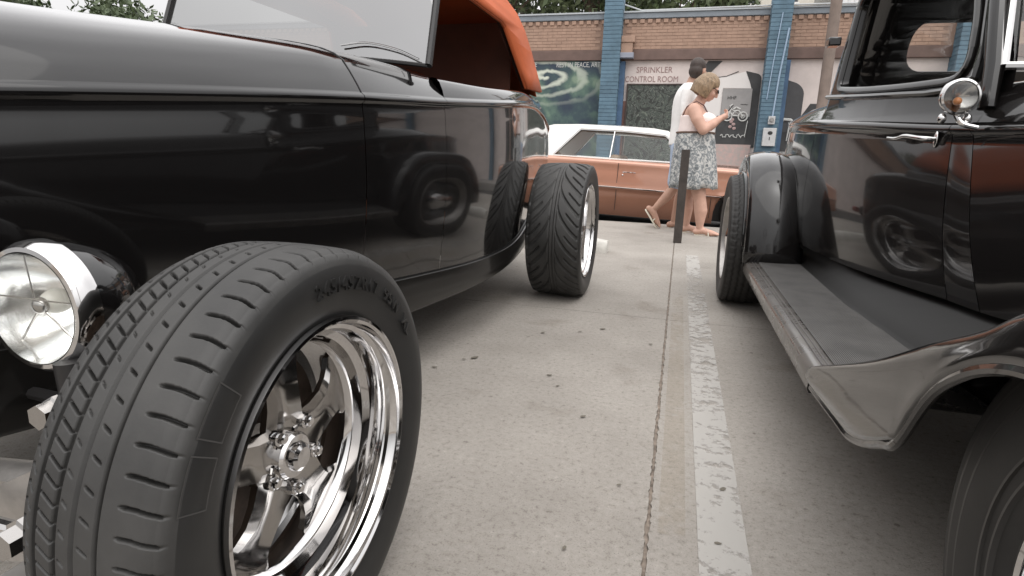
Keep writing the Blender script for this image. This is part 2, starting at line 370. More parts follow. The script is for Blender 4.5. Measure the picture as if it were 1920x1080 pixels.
# ================================================================== TYRES / WHEELS
def tyre_mesh(name, Rr, W, rimR, depth_fn, nth, ntr, m_tread, m_side, crown=.004):
    """axis x, outer side +x. tread grid carries real groove depth"""
    h = W/2; tr = h*.93
    prof = []   # (x, r, treadcoord or None)
    side = [(-h*.86, rimR-.004), (-h*.93, rimR+.006), (-h*1.0, rimR+.02), (-h*1.06, rimR+(Rr-rimR)*.42), (-h*1.075, rimR+(Rr-rimR)*.58), (-h*1.05, rimR+(Rr-rimR)*.76), (-h*1.02, Rr-.020), (-h*.985, Rr-.011)]
    for x, r in side: prof.append((x, r, None))
    for i in range(ntr):
        u = -1+2*i/(ntr-1); x = u*tr
        r = Rr - crown*u*u - .006*max(0, (abs(u)-.82)/.18)**2
        prof.append((x, r, u))
    for x, r in reversed(side): prof.append((-x, r, None))
    npf = len(prof)
    th = np.linspace(0, 2*np.pi, nth, endpoint=False)
    X = np.array([p[0] for p in prof]); Rb = np.array([p[1] for p in prof])
    U = np.array([p[2] if p[2] is not None else np.sign(p[0])*1.0 for p in prof]); isT = np.array([p[2] is not None for p in prof])
    TH, UU = np.meshgrid(th, U, indexing='ij'); D = depth_fn(TH, UU)*isT[None, :]
    RR = Rb[None, :]-D
    P = np.stack([np.broadcast_to(X[None, :], RR.shape), RR*np.sin(TH), RR*np.cos(TH)], -1).reshape(-1, 3)
    i, j = np.meshgrid(np.arange(nth), np.arange(npf-1), indexing='ij'); i2 = (i+1) % nth
    Q = np.stack([i*npf+j, i*npf+j+1, i2*npf+j+1, i2*npf+j], -1).reshape(-1, 4)[:, ::-1]
    me = bpy.data.meshes.new(name); me.vertices.add(len(P)); me.vertices.foreach_set('co', P.ravel())
    me.loops.add(Q.size); me.loops.foreach_set('vertex_index', Q.ravel().astype(np.int32))
    me.polygons.add(len(Q)); me.polygons.foreach_set('loop_start', (np.arange(len(Q))*4).astype(np.int32))
    me.materials.append(m_tread); me.materials.append(m_side)
    mi = ((Rb[:-1]+Rb[1:])/2 < Rr-.024).astype(np.int32); me.polygons.foreach_set('material_index', np.tile(mi, nth).astype(np.int32))
    me.update(calc_edges=True); me.shade_smooth(); me.validate()
    return me
def groove(U, c, w_, soft=.012): return np.clip(1-(np.abs(U-c)-w_)/soft, 0, 1)
def slit(TH, U, N, u0, u1, skew, w_, phase=0., curve=0.):
    """slanted narrow slits, N around, from u0..u1"""
    sf = .0011*N/2.1*2; t = (U-u0)/(u1-u0); f = (TH*N/(2*np.pi)+phase+skew*t+curve*t*t) % 1.0
    d = np.minimum(f, 1-f); ends = np.clip(np.minimum(t, 1-t)*8+.15, 0, 1)*((t >= 0) & (t <= 1))
    wv = w_*np.clip(np.minimum(t, 1-t)*5+.35, 0, 1)
    return np.clip((wv-d)/sf+.5, 0, 1)*ends
N0 = 50
def tread_front(TH, U):
    U = -U   # keep inner/outer orientation: outer side is +x
    d = np.zeros_like(U)
    V = -U
    for c, w_ in ((-.76, .030), (-.42, .036), (-.12, .032), (.24, .026)): d = np.maximum(d, .0105*groove(V, c, w_, .008))
    d = np.maximum(d, .0080*slit(TH, V, 108, -1.02, -.84, .45, .085, .1))
    d = np.maximum(d, .0100*slit(TH, V, 108, -.72, -.46, .70, .085, .35))
    d = np.maximum(d, .0040*slit(TH, V, 66, -.34, -.24, .2, .05, .2))
    d = np.maximum(d, .0100*slit(TH, V, 66, -.03, .13, .22, .045, .6))
    d = np.maximum(d, .0120*slit(TH, V, 66, .50, 1.06, -.12, .055, .0, .30))
    return d
def tread_rear(TH, U):
    d = .007*groove(U, 0., .035, .02)
    d = np.maximum(d, .005*groove(U, .12, .012, .012)); d = np.maximum(d, .005*groove(U, -.12, .012, .012))
    A = np.abs(U)
    for ph in (0., .5):
        t = (A-.14)/.86; f = (TH*20/(2*np.pi)+ph+(.5/20 if False else 0)+1.5*np.clip(t, 0, 1)**.55+.5*(U > 0)) % 1.0
        dd = np.minimum(f, 1-f); wv = .10 if ph == 0 else .055
        d = np.maximum(d, .009*np.clip((wv-dd)/.03+.3, 0, 1)*(t > (0 if ph == 0 else .42)))
    return d
def tread_bias(TH, U):
    d = np.zeros_like(U)
    for c in (-.72, -.43, -.14, .14, .43, .72): d = np.maximum(d, .006*groove(U+.03*np.sin(TH*60), c, .022, .02))
    return np.maximum(d, .004*slit(TH, np.abs(U), 60, .80, 1.02, .1, .10))

ME_FRONT = tyre_mesh('front_tyre', .335, .188, .228, tread_front, 2000, 168, rubber, rubber_side)
ME_REAR = tyre_mesh('rear_tyre', .387, .285, .268, tread_rear, 720, 84, rubber, rubber_side, crown=.006)
ME_T1 = tyre_mesh('classic_front_tyre', .345, .185, .178, tread_bias, 360, 40, rubber_old, rubber_old, crown=.008)
ME_T2 = tyre_mesh('classic_rear_tyre', .372, .25, .235, tread_bias, 360, 40, rubber_old, rubber_old, crown=.008)
ME_SED = tyre_mesh('sedan_tyre', .33, .19, .195, tread_bias, 120, 20, rubber_old, rubber_old)

def child(name, me, parent, loc=(0, 0, 0), rot=(0, 0, 0)):
    o = bpy.data.objects.new(name, me); COL.objects.link(o); o.parent = parent; o.location = loc; o.rotation_euler = rot; return o
def mbmesh(mb, name, m_, ang=35):
    o = mb.build(name, m_, None, ang=ang); me = o.data; bpy.data.objects.remove(o); return me

def five_spoke_rim(rimR, hw, deep, tag_=''):
    """returns meshes for rim barrel, spoke, cap, nut, disc (axis +x outwards). hw = half width, deep = spoke plane x"""
    k = rimR/.228
    prof = [(hw-.012, rimR-.001), (hw-.002, rimR+.003), (hw+.004, rimR+.001), (hw+.005, rimR-.004), (hw+.001, rimR-.008), (hw-.010, rimR-.010),
            (hw-.016, rimR-.013), (hw-.020, rimR-.020), (hw-.024, rimR-.0215), (deep+.045, rimR-.024), (deep+.040, rimR-.030), (deep+.036, rimR-.036),
            (deep+.020, rimR-.038), (deep+.012, rimR-.041), (deep+.006, rimR-.047), (deep-.004, rimR-.048), (deep-.05, rimR-.046), (-hw*.6, rimR-.030), (-hw, rimR-.008), (-hw-.003, rimR+.001), (-hw+.01, rimR-.001)]
    rim = mbmesh(MB().lathe(prof, n=128), 'rim', chrome, 28)
    # spoke (pointing +z), narrow waist, raised centre ridge
    st = [(.026*k, .040*k, .020, -.005), (.055*k, .040*k, .024, -.006), (.085*k, .034*k, .025, -.004), (.115*k, .033*k, .022, -.004), (.140*k, .042*k, .015, -.006), (.160*k, .058*k, .008, -.010), (rimR-.045, .078*k, .002, -.018)]
    P = []
    for r, hw_, xf, xb in st:
        x0 = deep
        P.append([(x0+xb, -hw_*.9, r), (x0+xf*.35, -hw_, r), (x0+xf*.90, -hw_*.80, r), (x0+xf*.62, -hw_*.22, r), (x0+xf*.62, hw_*.22, r), (x0+xf*.90, hw_*.80, r), (x0+xf*.35, hw_, r), (x0+xb, hw_*.9, r)])
    P2 = []
    for a, b_ in zip(P[:-1], P[1:]):
        for t in (0, .25, .5, .75): P2.append([tuple(np.array(p)*(1-t)+np.array(q_)*t) for p, q_ in zip(a, b_)])
    P2.append(P[-1])
    spoke = mbmesh(MB().grid(P2, cv=True, flip=True), 'spoke', polish, 30)
    cap = mbmesh(MB().lathe([(deep-.01, .040*k), (deep+.026, .038*k), (deep+.031, .034*k), (deep+.032, .024*k), (deep+.040, .022*k), (deep+.044, .016*k), (deep+.045, .0001)], n=40), 'centre_cap', chrome, 30)
    nut = mbmesh(MB().lathe([(deep+.018, .0125), (deep+.028, .0125), (deep+.029, .0085), (deep+.036, .0085), (deep+.038, .006), (deep+.0385, .0001)], n=12), 'lug_nut', chrome, 30)
    disc = mbmesh(MB().lathe([(deep-.045, .04), (deep-.045, rimR*.70), (deep-.055, rimR*.70), (deep-.055, .04)], n=64), 'brake_disc', rustm, 30)
    return rim, spoke, cap, nut, disc
RIM_F = five_spoke_rim(.228, .092, -.006); RIM_R = five_spoke_rim(.268, .138, .02)
def letters_on_circle(body, size, radius, x, ang0, nm='sidewall_lettering'):
    cu = bpy.data.curves.new('t', 'FONT'); cu.body = body; cu.size = size; cu.extrude = .0016; cu.resolution_u = 2; cu.space_character = 1.15; cu.offset = .0004
    ob = bpy.data.objects.new('tmp', cu); COL.objects.link(ob); dg = bpy.context.evaluated_depsgraph_get()
    me = bpy.data.meshes.new_from_object(ob.evaluated_get(dg)); bpy.data.objects.remove(ob)
    w_ = max(v.co.x for v in me.vertices)
    for v in me.vertices:
        a = ang0 + (v.co.x-w_/2)/radius; rr = radius+v.co.y
        v.co = (x+v.co.z+.0006 - .10*max(0, v.co.y), math.sin(a)*rr, math.cos(a)*rr)   # angle from up towards +y
    me.materials.clear(); me.materials.append(letter_blk); me.name = nm; return me
def side_frames():
    mb = MB()
    for k, a0 in enumerate(frange(-.80, -.80-.26, 2)):
        a1 = a0-.20
        for (b0, b1, r0, r1) in ((a0, a1, .312, .3135), (a0, a1, .276, .2775), (a0, a0+.006, .276, .3135), (a1, a1+.006, .276, .3135)):
            P = [[(.1025 - (.0035 if r > .3 else 0), math.sin(b0+(b1-b0)*t/6)*r, math.cos(b0+(b1-b0)*t/6)*r) for r in (r0, r1)] for t in range(7)]
            mb.grid(P, flip=True)
    return mbmesh(mb, 'sidewall_frames', letter_mat)

def make_wheel(root, c, tyre, rims, rot=0., phase=10, letters=None, plain=False):
    wl = empty('wheel', c, root); wl.rotation_euler = (0, 0, rot)
    child('tyre', tyre, wl)
    rim, spoke, cap, nut, disc = rims
    child('rim', rim, wl); child('centre_cap', cap, wl); child('brake_disc', disc, wl)
    if plain: child('wheel_disc', spoke, wl)
    for k in range(0 if plain else 5):
        a = R(phase+72*k); child('spoke', spoke, wl, rot=(-a, 0, 0))
        o = child('lug_nut', nut, wl); a2 = a+R(36); o.location = (0, math.sin(a2)*.056, math.cos(a2)*.056)
    for l in (letters or []): child(l.name, l, wl)
    return wl

# ================================================================== BLACK ROADSTER (left)
hr = empty('roadster', (-1.42, 2.1, 0))
tag(hr, 'glossy black open-wheel roadster with orange canvas top and polished five-spoke wheels', 'car')
XC = -1.46
wF = S([.50, .62, .75, 1.0, 1.25, 1.58, 1.8, 2.06, 2.3, 2.5, 2.75, 3.0, 3.3, 3.6, 3.9, 4.2, 4.42, 4.54], [.27, .318, .362, .430, .492, .560, .590, .619, .648, .668, .678, .668, .640, .605, .575, .520, .36, .10])
bF = S([.50, .75, 1.58, 2.06, 2.5, 3.0, 3.4, 3.8, 4.2, 4.54], [.862, .886, .954, .985, 1.018, 1.058, 1.075, 1.05, .97, .88])
seamF = S([.5, 1.6, 2.45, 3.0, 3.5, 4.0, 4.54], [.46, .394, .358, .38, .46, .52, .55])
botF = S([.5, 1.6, 2.45, 3.0, 3.5, 4.0, 4.52], [.30, .262, .255, .285, .345, .40, .45])
topF = S([.50, 1.0, 1.58, 1.95], [1.055, 1.092, 1.138, 1.15])
def side_pts(Y, s=1, nlow=14, inset=0.):
    w_, b_, se = wF(Y)-inset, bF(Y), seamF(Y)+.003
    pts = [(w_-.004, b_+.018), (w_, b_+.013), (w_+.006, b_+.009), (w_+.0085, b_+.003), (w_+.0085, b_-.003), (w_+.006, b_-.009), (w_, b_-.013), (w_-.001, b_-.018)]
    for i in range(1, nlow+1):
        t = i/nlow; pts.append((w_ + .012*math.sin(math.pi*min(1, t*1.1)*.9) - .022*t*t, b_-.018+(se-b_+.018)*t))
    return [(XC+s*x, Y, z_) for x, z_ in pts]
def loft_side(Y0, Y1, n_, s, fn=side_pts):
    return [fn(Y, s) for Y in frange(Y0, Y1, n_)]
for s in (1, -1):
    for nm, a, b_ in (('hood_side', .52, 1.5785), ('cowl_side', 1.5815, 2.0585), ('door', 2.0610, 3.0195), ('quarter_panel', 3.0205, 4.535)):
        o = MB().grid(loft_side(a, b_, 30, s), flip=(s == 1)).build(nm, black_paint, hr, ang=180)
# hood top & cowl top: flat crown with tight shoulders
HP = [(1.0, 0.0), (.985, .09), (.965, .2), (.94, .33), (.90, .52), (.85, .63), (.78, .715), (.70, .775), (.58, .84), (.43, .905), (.25, .96), (.1, .99), (0, 1.0)]
HPF = [(1.0, 0.0), (.965, .15), (.92, .29), (.865, .42), (.80, .54), (.73, .635), (.65, .715), (.56, .785), (.46, .85), (.34, .91), (.21, .96), (.09, .99), (0, 1.0)]
def crown_row(Y, w_, b_, t_):
    b0 = b_+.018; k = min(1, max(0, (1.50-Y)/.7)) if Y < 2.3 else .6; r_ = [(XC+(w_-.004)*(x*(1-k)+x2*k), Y, b0+(t_-b0)*(z_*(1-k)+z2*k)) for (x, z_), (x2, z2) in zip(HP, HPF)]
    return r_ + [(2*XC-p[0], p[1], p[2]) for p in reversed(r_[:-1])]
rows = [crown_row(Y, wF(Y), bF(Y), topF(Y)) for Y in frange(.52, 1.5785, 34)]
MB().grid(rows, flip=True).build('hood', black_paint, hr, ang=180)
# cowl: flares up to the windshield foot
rows = []
for Y in frange(1.5815, 2.058, 18):
    t = (Y-1.5815)/.477
    r_ = crown_row(Y, wF(Y), bF(Y), topF(min(Y, 1.95))-.012*t)
    rows.append(r_)
MB().grid(rows, flip=True).build('cowl', black_paint, hr, ang=180)
MB().grid([rows[-1], [(p[0], p[1]+.002, .86) for p in rows[-1]]], flip=True).build('cowl_bulkhead', black_paint, hr, ang=60)
# hood/cowl seam bead (polished edge)
seam = crown_row(1.580, wF(1.58)+.001, bF(1.58), topF(1.58)+.001)
MB().tube(seam, .002, 6).build('hood_seam_bead', black_paint, hr)
# cockpit rails
railF = S([2.05, 2.42, 3.17, 3.72], [1.072, 1.085, 1.138, 1.150])
for s in (1, -1):
    rows = []
    for Y in frange(2.061, 3.72, 40):
        w_, b_, t_ = wF(Y), bF(Y)+.018, railF(Y)
        rows.append([(XC+s*x, Y, z_) for x, z_ in ((w_-.004, b_), (w_-.010, b_+.35*(t_-b_)), (w_-.022, b_+.75*(t_-b_)), (w_-.034, t_-.004), (w_-.050, t_), (w_-.070, t_-.003), (w_-.082, t_-.016), (w_-.085, t_-.05), (w_-.085, t_-.5))])
    MB().grid(rows, flip=(s == 1)).build('cockpit_rail', black_paint, hr, ang=180)
# door shut lines as thin dark recess strips are real gaps between panels; tail deck
rows = []
for Y in frange(3.60, 4.53, 26):
    t = (Y-3.60)/.915; w_, b_ = wF(Y), bF(Y)
    tz = 1.175 - .06*t - .09*t*t
    rows.append(crown_row(Y, w_, b_, max(tz, b_+.02)))
MB().grid(rows, flip=True).build('rear_deck', black_paint, hr, ang=180)
rows = [[tuple(p) for p in side_pts(4.53, 1)], [(XC, 4.57, p[2]) for p in side_pts(4.53, 1)], [tuple(p) for p in side_pts(4.53, -1)]]
MB().grid(rows, flip=True).build('tail_panel', black_paint, hr, ang=180)
# front grille shell
gp = roundpoly([(-.20, .36), (.20, .36), (.265, .86), (.20, 1.06), (-.20, 1.06), (-.265, .86)], .07)
V, Fs = sheet(gp, [roundpoly([(-.165, .42), (.165, .42), (.225, .86), (.165, 1.02), (-.165, 1.02), (-.225, .86)], .06)])
mb = MB(); nV = len(V); mb.add([(XC+p[0], .515, p[1]) for p in V], Fs); mb.build('grille_shell', black_paint, hr, solid=.06)
mb = MB()
for i in range(27): mb.box(XC-.21+i*.016, XC-.206+i*.016, .50, .512, .43, 1.0)
mb.build('grille_bars', chrome, hr)
MB().box(XC-.2, XC+.2, .53, .6, .4, 1.0).build('radiator', satin_black, hr)
# frame rails / rocker
for s in (1, -1):
    rows = []
    for Y in frange(.42, 4.45, 50):
        w_ = wF(max(Y, .5))-.012; z1, z0 = seamF(max(Y, .5))-.003, botF(max(Y, .5)); 
        rows.append([(XC+s*x, Y, z_) for x, z_ in ((w_-.01, z1), (w_-.001, z1-.004), (w_, (z0+z1)/2), (w_-.002, z0+.008), (w_-.010, z0), (w_-.10, z0))])
    MB().grid(rows, flip=(s == 1)).build('frame_rail', mat('rail_black', (.006, .0055, .005), .3, coat=.35, spec=.15), hr, ang=60, solid=.01)
# underside + engine mass so that no light comes through
MB().box(XC-.46, XC+.46, 1.5, 4.2, .36, .42).build('floor_pan', satin_black, hr)
MB().box(XC-.22, XC+.22, .65, 1.5, .30, .95).build('engine', satin_black, hr, bev=.03)
MB().box(XC-.30, XC+.30, 3.2, 3.7, .42, .9).build('rear_bulkhead', satin_black, hr)
# interior
MB().box(XC-.50, XC+.50, 2.05, 2.10, .62, 1.06).build('dashboard', liner, hr, bev=.02)
MB().box(XC-.50, XC+.50, 2.75, 3.15, .42, .78).build('seat', leather, hr, bev=.05)
MB().box(XC-.50, XC+.50, 3.12, 3.30, .60, 1.08).build('seat_back', leather, hr, bev=.06)
MB().grid([[(XC-.49, 3.34, z_) for z_ in (.5, 1.52)], [(XC+.49, 3.34, z_) for z_ in (.5, 1.52)]]).build('rear_lining', liner, hr)
o = MB().lathe([(0.182*0+.0, .182-.009), (.009, .182), (0, .191), (-.009, .182)], c=(0, 0, 0), axis='y', n=56, closed=True)
o = o.build('steering_wheel', polish, hr, loc=(XC+.29, 2.22, 1.10)); o.rotation_euler = (R(-28), 0, 0)
MB().tube([(XC+.29, 2.22, 1.10), (XC+.29, 1.95, .95)], .014, 10).build('steering_column', chrome, hr)
# windshield: leaning frame + glass
def wpt(x, h):  # h along the slope
    return (x, 1.985+.36*h, 1.100+.93*h)
top_h = .425
fr = [wpt(-.872, 0), wpt(-.888, top_h), wpt(-2.032, top_h), wpt(-2.048, 0)]
for a, b_ in ((fr[0], fr[1]), (fr[3], fr[2])):
    MB().tube([a, b_], .012, 8, ry=.016).build('windshield_post', satin_black, hr)
MB().tube([fr[1], fr[2]], .013, 8).build('windshield_header', satin_black, hr)
arc = [wpt(-.874-(1.172)*t, .045*math.sin(math.pi*t)) for t in frange(0, 1, 25)]
MB().tube(arc, .007, 6).build('windshield_lower_frame', satin_black, hr)
rows = [[wpt(-.88-1.16*t, .04*math.sin(math.pi*t)+(top_h-.04*math.sin(math.pi*t))*u) for u in (0, .5, 1)] for t in frange(0, 1, 25)]
MB().grid(rows).build('windshield_glass', glass_wind, hr, ang=180)
MB().tube(sm([(p[0], p[1]-.014, p[2]) for p in (wpt(-.905, .022), wpt(-1.0, .062), wpt(-1.12, .088), wpt(-1.22, .080))], 16), .0032, 6).build('bright_arc', chrome, hr)  # thin chrome arc added for the bright line across the lower glass
# orange top
cl = [(2.06, 1.575), (2.3, 1.61), (2.6, 1.63), (2.95, 1.64), (3.25, 1.635), (3.46, 1.60), (3.57, 1.53), (3.625, 1.42), (3.655, 1.30), (3.675, 1.19)]
def halfx(z_): return .572-.10*max(0, (z_-1.17)/.36)
rows = []
for (Y, z_) in cl:
    hx = halfx(z_-.02); row = []
    for t in frange(-1, 1, 21):
        row.append((XC-t*hx, Y+.03*(abs(t)**4)*(-1 if Y > 3.4 else 0), z_+.045*(1-t*t)*(1 if Y < 3.4 else .3)-.03*abs(t)**6))
    rows.append(row)
MB().grid(rows, flip=False).build('canvas_roof', orange, hr, ang=180, solid=-.014)
outer = [(2.06, 1.462), (3.08, 1.468), (3.125, 1.455), (3.31, 1.165), (3.678, 1.185), (3.655, 1.30), (3.625, 1.41), (3.57, 1.515), (3.46, 1.585), (3.25, 1.62), (2.95, 1.625), (2.6, 1.615), (2.3, 1.595), (2.06, 1.56)]
for s in (1, -1):
    V, Fs = sheet(outer, [], cuts_v=[1.25, 1.3, 1.35, 1.4, 1.45, 1.5, 1.55, 1.6])
    MB().add([(XC+s*(halfx(v)+.012), u, v) for u, v in V], Fs).build('canvas_side', orange, hr, ang=180, solid=.018 if s == -1 else -.018)
    MB().tube([(XC+s*(halfx(v)+.016), u, v) for u, v in ((2.06, 1.466), (3.08, 1.471), (3.13, 1.452), (3.312, 1.172))], .008, 6).build('canvas_hem', orange, hr)
    V, Fs = sheet([(2.10, 1.475), (3.10, 1.475), (3.33, 1.17), (3.60, 1.19), (3.4, 1.45), (2.9, 1.52), (2.10, 1.49)], [])
    MB().add([(XC+s*(halfx(v)-.010), u, v) for u, v in V], Fs).build('canvas_lining', liner, hr)
# headlights
def headlight(x, y, z_):
    h = empty('headlight', (x, y, z_), hr)
    MB().lathe([(.135, .0001), (.128, .03), (.105, .060), (.07, .082), (.03, .093), (.0, .096), (-.004, .093)], c=(x, y, z_), axis='y', n=64).build('bucket', black_paint, h)
    MB().lathe([(.006, .094), (.004, .1005), (-.006, .1005), (-.018, .098), (-.027, .091), (-.028, .0845), (-.022, .083)], c=(x, y, z_), axis='y', n=64).build('chrome_ring', chrome, h)
    MB().lathe([(-.028, .083), (-.010, .078), (.012, .068), (.034, .054), (.052, .037), (.062, .018), (.064, .0001)], c=(x, y, z_), axis='y', n=64).build('reflector', mat('lamp_reflector', (.93, .93, .92), .16, 1., bump=.12, bscale=30, bdist=.003), h)
    MB().lathe([(-.034, .0825), (-.041, .060), (-.045, .03), (-.046, .0001)], c=(x, y, z_), axis='y', n=64).build('lens', glass_clear, h)
    MB().ell((x, y+.012, z_+.004), (.019, .024, .019)).build('bulb', bulb_m, h)
    MB().ell((x, y-.012, z_+.002), (.013, .010, .013)).build('bulb_shield', polish, h)
    MB().tube([(x-.078, y-.022, z_+.014), (x+.078, y-.022, z_+.014)], .0013, 6).build('shield_wire', polish, h)
    MB().tube([(x+.004, y-.022, z_+.014), (x-.004, y-.022, z_+.078)], .0011, 6).build('shield_wire', polish, h)
    MB().tube([(x, y-.012, z_), (x-.05, y-.01, z_-.055)], .0018, 6).build('shield_leg', polish, h); MB().tube([(x, y-.012, z_), (x+.055, y-.01, z_-.045)], .0018, 6).build('shield_leg', polish, h)
    MB().tube([(x, y+.03, z_-.11), (x, y+.03, z_-.09)], .014, 8).build('mount_nut', chrome, h)
    MB().tube([(x, y+.03, z_-.10), (x, y+.07, z_-.2), (XC+(.23 if x > XC else -.23), y+.12, z_-.22)], .012, 8).build('mount_arm', satin_black, h)
headlight(-.892, .632, .568); headlight(2*XC+.892, .632, .568)
# front axle, tie rod, springs
MB().tube([(-.72, .70, .30), (-.95, .66, .25), (XC, .62, .22), (2*XC+.95, .66, .25), (2*XC+.72, .70, .30)], .024, 10, ry=.032).build('front_axle', castal, hr)
MB().tube([(-.76, .52, .27), (2*XC+.76, .52, .27)], .011, 10).build('tie_rod', chrome, hr)
for s in (1, -1):
    xx = lambda v: XC+s*(v-XC)
    MB().box(min(xx(-.705), xx(-.80)), max(xx(-.705), xx(-.80)), .44, .68, .225, .262).build('steering_arm', castal, hr, bev=.008)
    MB().lathe([(-.02, .0001), (-.02, .018), (.0, .018), (.002, .022), (.010, .022), (.012, .012), (.07, .012)], c=(xx(-.80), .55, .445), axis='y', n=6).build('shock_bolt', polish, hr, smooth=False)
    MB().lathe([(-.02, .0001), (-.02, .019), (.0, .019), (.002, .024), (.010, .024), (.012, .013), (.06, .013)], c=(xx(-.752), .455, .325), axis='y', n=6).build('tie_rod_bolt', polish, hr, smooth=False)
    MB().tube([(xx(-.752), .47, .325), (xx(-.70), .49, .325)], .014, 10).build('tie_rod_end', chrome, hr)
    MB().tube([(xx(-.80), .60, .26), (xx(-.82), .60, .50)], .022, 12).build('shock_absorber', satin_black, hr)
    V, Fs = sheet(roundpoly([(-.98, .16), (-.70, .22), (-.70, .36), (-.80, .375), (-1.0, .27)], .03), [])
    MB().add([(xx(u), .56, v) for u, v in V], Fs).build('axle_bracket', castal, hr, solid=.03, smooth=False)
    MB().tube([(xx(-.80), 3.43, .387), (xx(-1.3), 3.43, .387)], .04, 14).build('rear_axle_tube', satin_black, hr)
    MB().tube([(xx(-.90), 3.30, .30), (xx(-.98), 3.36, .78)], .028, 12).build('rear_shock', chrome, hr)
    mb = MB(); pts = [(xx(-.90-.08*t)+.036*math.cos(t*40), 3.30+.06*t+.036*math.sin(t*40), .36+.36*t) for t in frange(0, 1, 90)]
    mb.tube(pts, .006, 6).build('coil_spring', red_part, hr)
    MB().tube([(xx(-.86), 2.55, .30), (xx(-.86), 3.35, .36)], .013, 10).build('radius_rod', chrome, hr)
    MB().tube([(xx(-.86), 2.52, .25), (xx(-.86), 2.60, .235)], .02, 10).build('rod_bushing', satin_black, hr)
    MB().tube([(XC+s*.44, 4.53, .58), (XC+s*.44, 4.46, .58)], .04, 20).build('tail_lamp', red_part, hr)
MB().ell((XC, 3.43, .387), (.14, .13, .13)).build('differential', satin_black, hr)
lt = [letters_on_circle('245/45ZR17  95W  XL', .030, .272, .1025, R(25)), side_frames()]
make_wheel(hr, (-.568, .725, .335), ME_FRONT, RIM_F, 0, 0, lt)
make_wheel(hr, (2*XC+.568, .725, .335), ME_FRONT, RIM_F, math.pi, 40, lt)
make_wheel(hr, (-.632, 3.43, .387), ME_REAR, RIM_R, 0, 0)
make_wheel(hr, (2*XC+.632, 3.43, .387), ME_REAR, RIM_R, math.pi, 20)

# ================================================================== BLACK COUPE (right)
cp = empty('coupe', (1.32, 2.3, 0))
tag(cp, 'black vintage coupe with rubber-topped running board, chrome cowl lamp and full fenders', 'car')
CC = 1.32
cw = S([.0, .5, 1.0, 1.5, 1.9, 2.16, 2.24, 2.3, 2.5, 2.7, 2.9, 3.1, 3.3, 3.55, 3.8, 4.1, 4.35, 4.6, 4.75], [.22, .25, .29, .345, .41, .475, .500, .518, .580, .636, .683, .720, .745, .755, .74, .665, .56, .36, .10])
cb = S([.0, 1.5, 2.16, 2.24, 2.7, 3.25, 4.0, 4.7], [.88, .912, .929, .933, .965, 1.0, 1.03, 1.0])
cbot = S([.0, 1.5, 2.0, 3.0, 3.6, 4.7], [.46, .435, .42, .42, .46, .50])
def cside(Y, s=1, dY=0.):
    """door/hood edges lean: lower part moves forward (towards -y) by dY"""
    w_, b_, se = cw(Y), cb(Y), cbot(Y)
    pts = [(w_-.006, b_+.022), (w_, b_+.016), (w_+.007, b_+.011), (w_+.010, b_+.003), (w_+.009, b_-.004), (w_+.006, b_-.011), (w_, b_-.016)]
    for i in range(1, 17):
        t = i/16; pts.append((w_+.016*math.sin(math.pi*t*.8)-.05*max(0, t-.55)**1.5, b_-.016+(se-b_+.016)*t))
    return [(CC-s*x, Y+dY*(b_-z_)/(b_-se), z_) for x, z_ in pts]
def cpanel(Y0, Y1, n_, s, lean0, lean1):
    rows = []
    for i in range(n_):
        t = i/(n_-1); rows.append(cside(Y0+(Y1-Y0)*t, s, lean0+(lean1-lean0)*t))
    return rows
for s in (1, -1):
    for nm, a, b_, l0, l1 in (('hood_side', .02, 2.1585, -.0, -.25), ('cowl_side', 2.1615, 2.2385, -.25, -.18), ('door', 2.2415, 3.1385, -.18, -.02), ('quarter_panel', 3.1415, 4.75, -.02, 0)):
        MB().grid(cpanel(a, b_, 34, s, l0, l1), flip=(s == -1)).build(nm, black_paint_old, cp, ang=180)
    # raised outline bead of the hood side panel and a louvre
    def onside(Y, z_, off=.004):
        r_ = cside(Y, s, 0); i = min(range(len(r_)), key=lambda k: abs(r_[k][2]-z_)); return (r_[i][0]-s*off, Y, z_)
    bead = [onside(1.60, .892), onside(2.00, .905), onside(2.09, .896), onside(2.12, .868)] + [onside(2.12-.22*t, .868-.36*t) for t in frange(.1, 1, 8)]
    MB().tube(bead, .0045, 6).build('hood_side_bead', polish, cp)
    for k in range(7):
        y0 = 1.94-k*.14
        MB().tube([onside(y0-.16*t, .80-.30*t, .006) for t in frange(0, 1, 6)], .010, 8, ry=.004).build('louvre', black_paint_old, cp)
MB().grid([cside(4.69, 1), [(CC, 4.74, p[2]) for p in cside(4.69, 1)], cside(4.69, -1)], flip=False).build('tail_panel', black_paint_old, cp, ang=180)
def ccrown(Y, w_, b_, t_):
    b0 = b_+.022; r_ = [(CC-(w_-.006)*x, Y, b0+(t_-b0)*z_) for x, z_ in HP]
    return r_ + [(2*CC-p[0], p[1], p[2]) for p in reversed(r_[:-1])]
ctop = S([0, .8, 2.16], [1.03, 1.07, 1.115])
MB().grid([ccrown(Y, cw(Y), cb(Y), ctop(Y)) for Y in frange(.02, 2.1585, 40)], flip=False).build('hood', black_paint_old, cp, ang=180)
MB().grid([ccrown(Y, cw(Y), cb(Y), ctop(2.16)) for Y in frange(2.1615, 2.26, 6)], flip=False).build('cowl', black_paint_old, cp, ang=180)
MB().grid([ccrown(Y, cw(Y), cb(Y), max(cb(Y)+.03, 1.15-.09*max(0, Y-3.3)**2)) for Y in frange(3.05, 4.74, 40)], flip=False).build('rear_deck', black_paint_old, cp, ang=180)
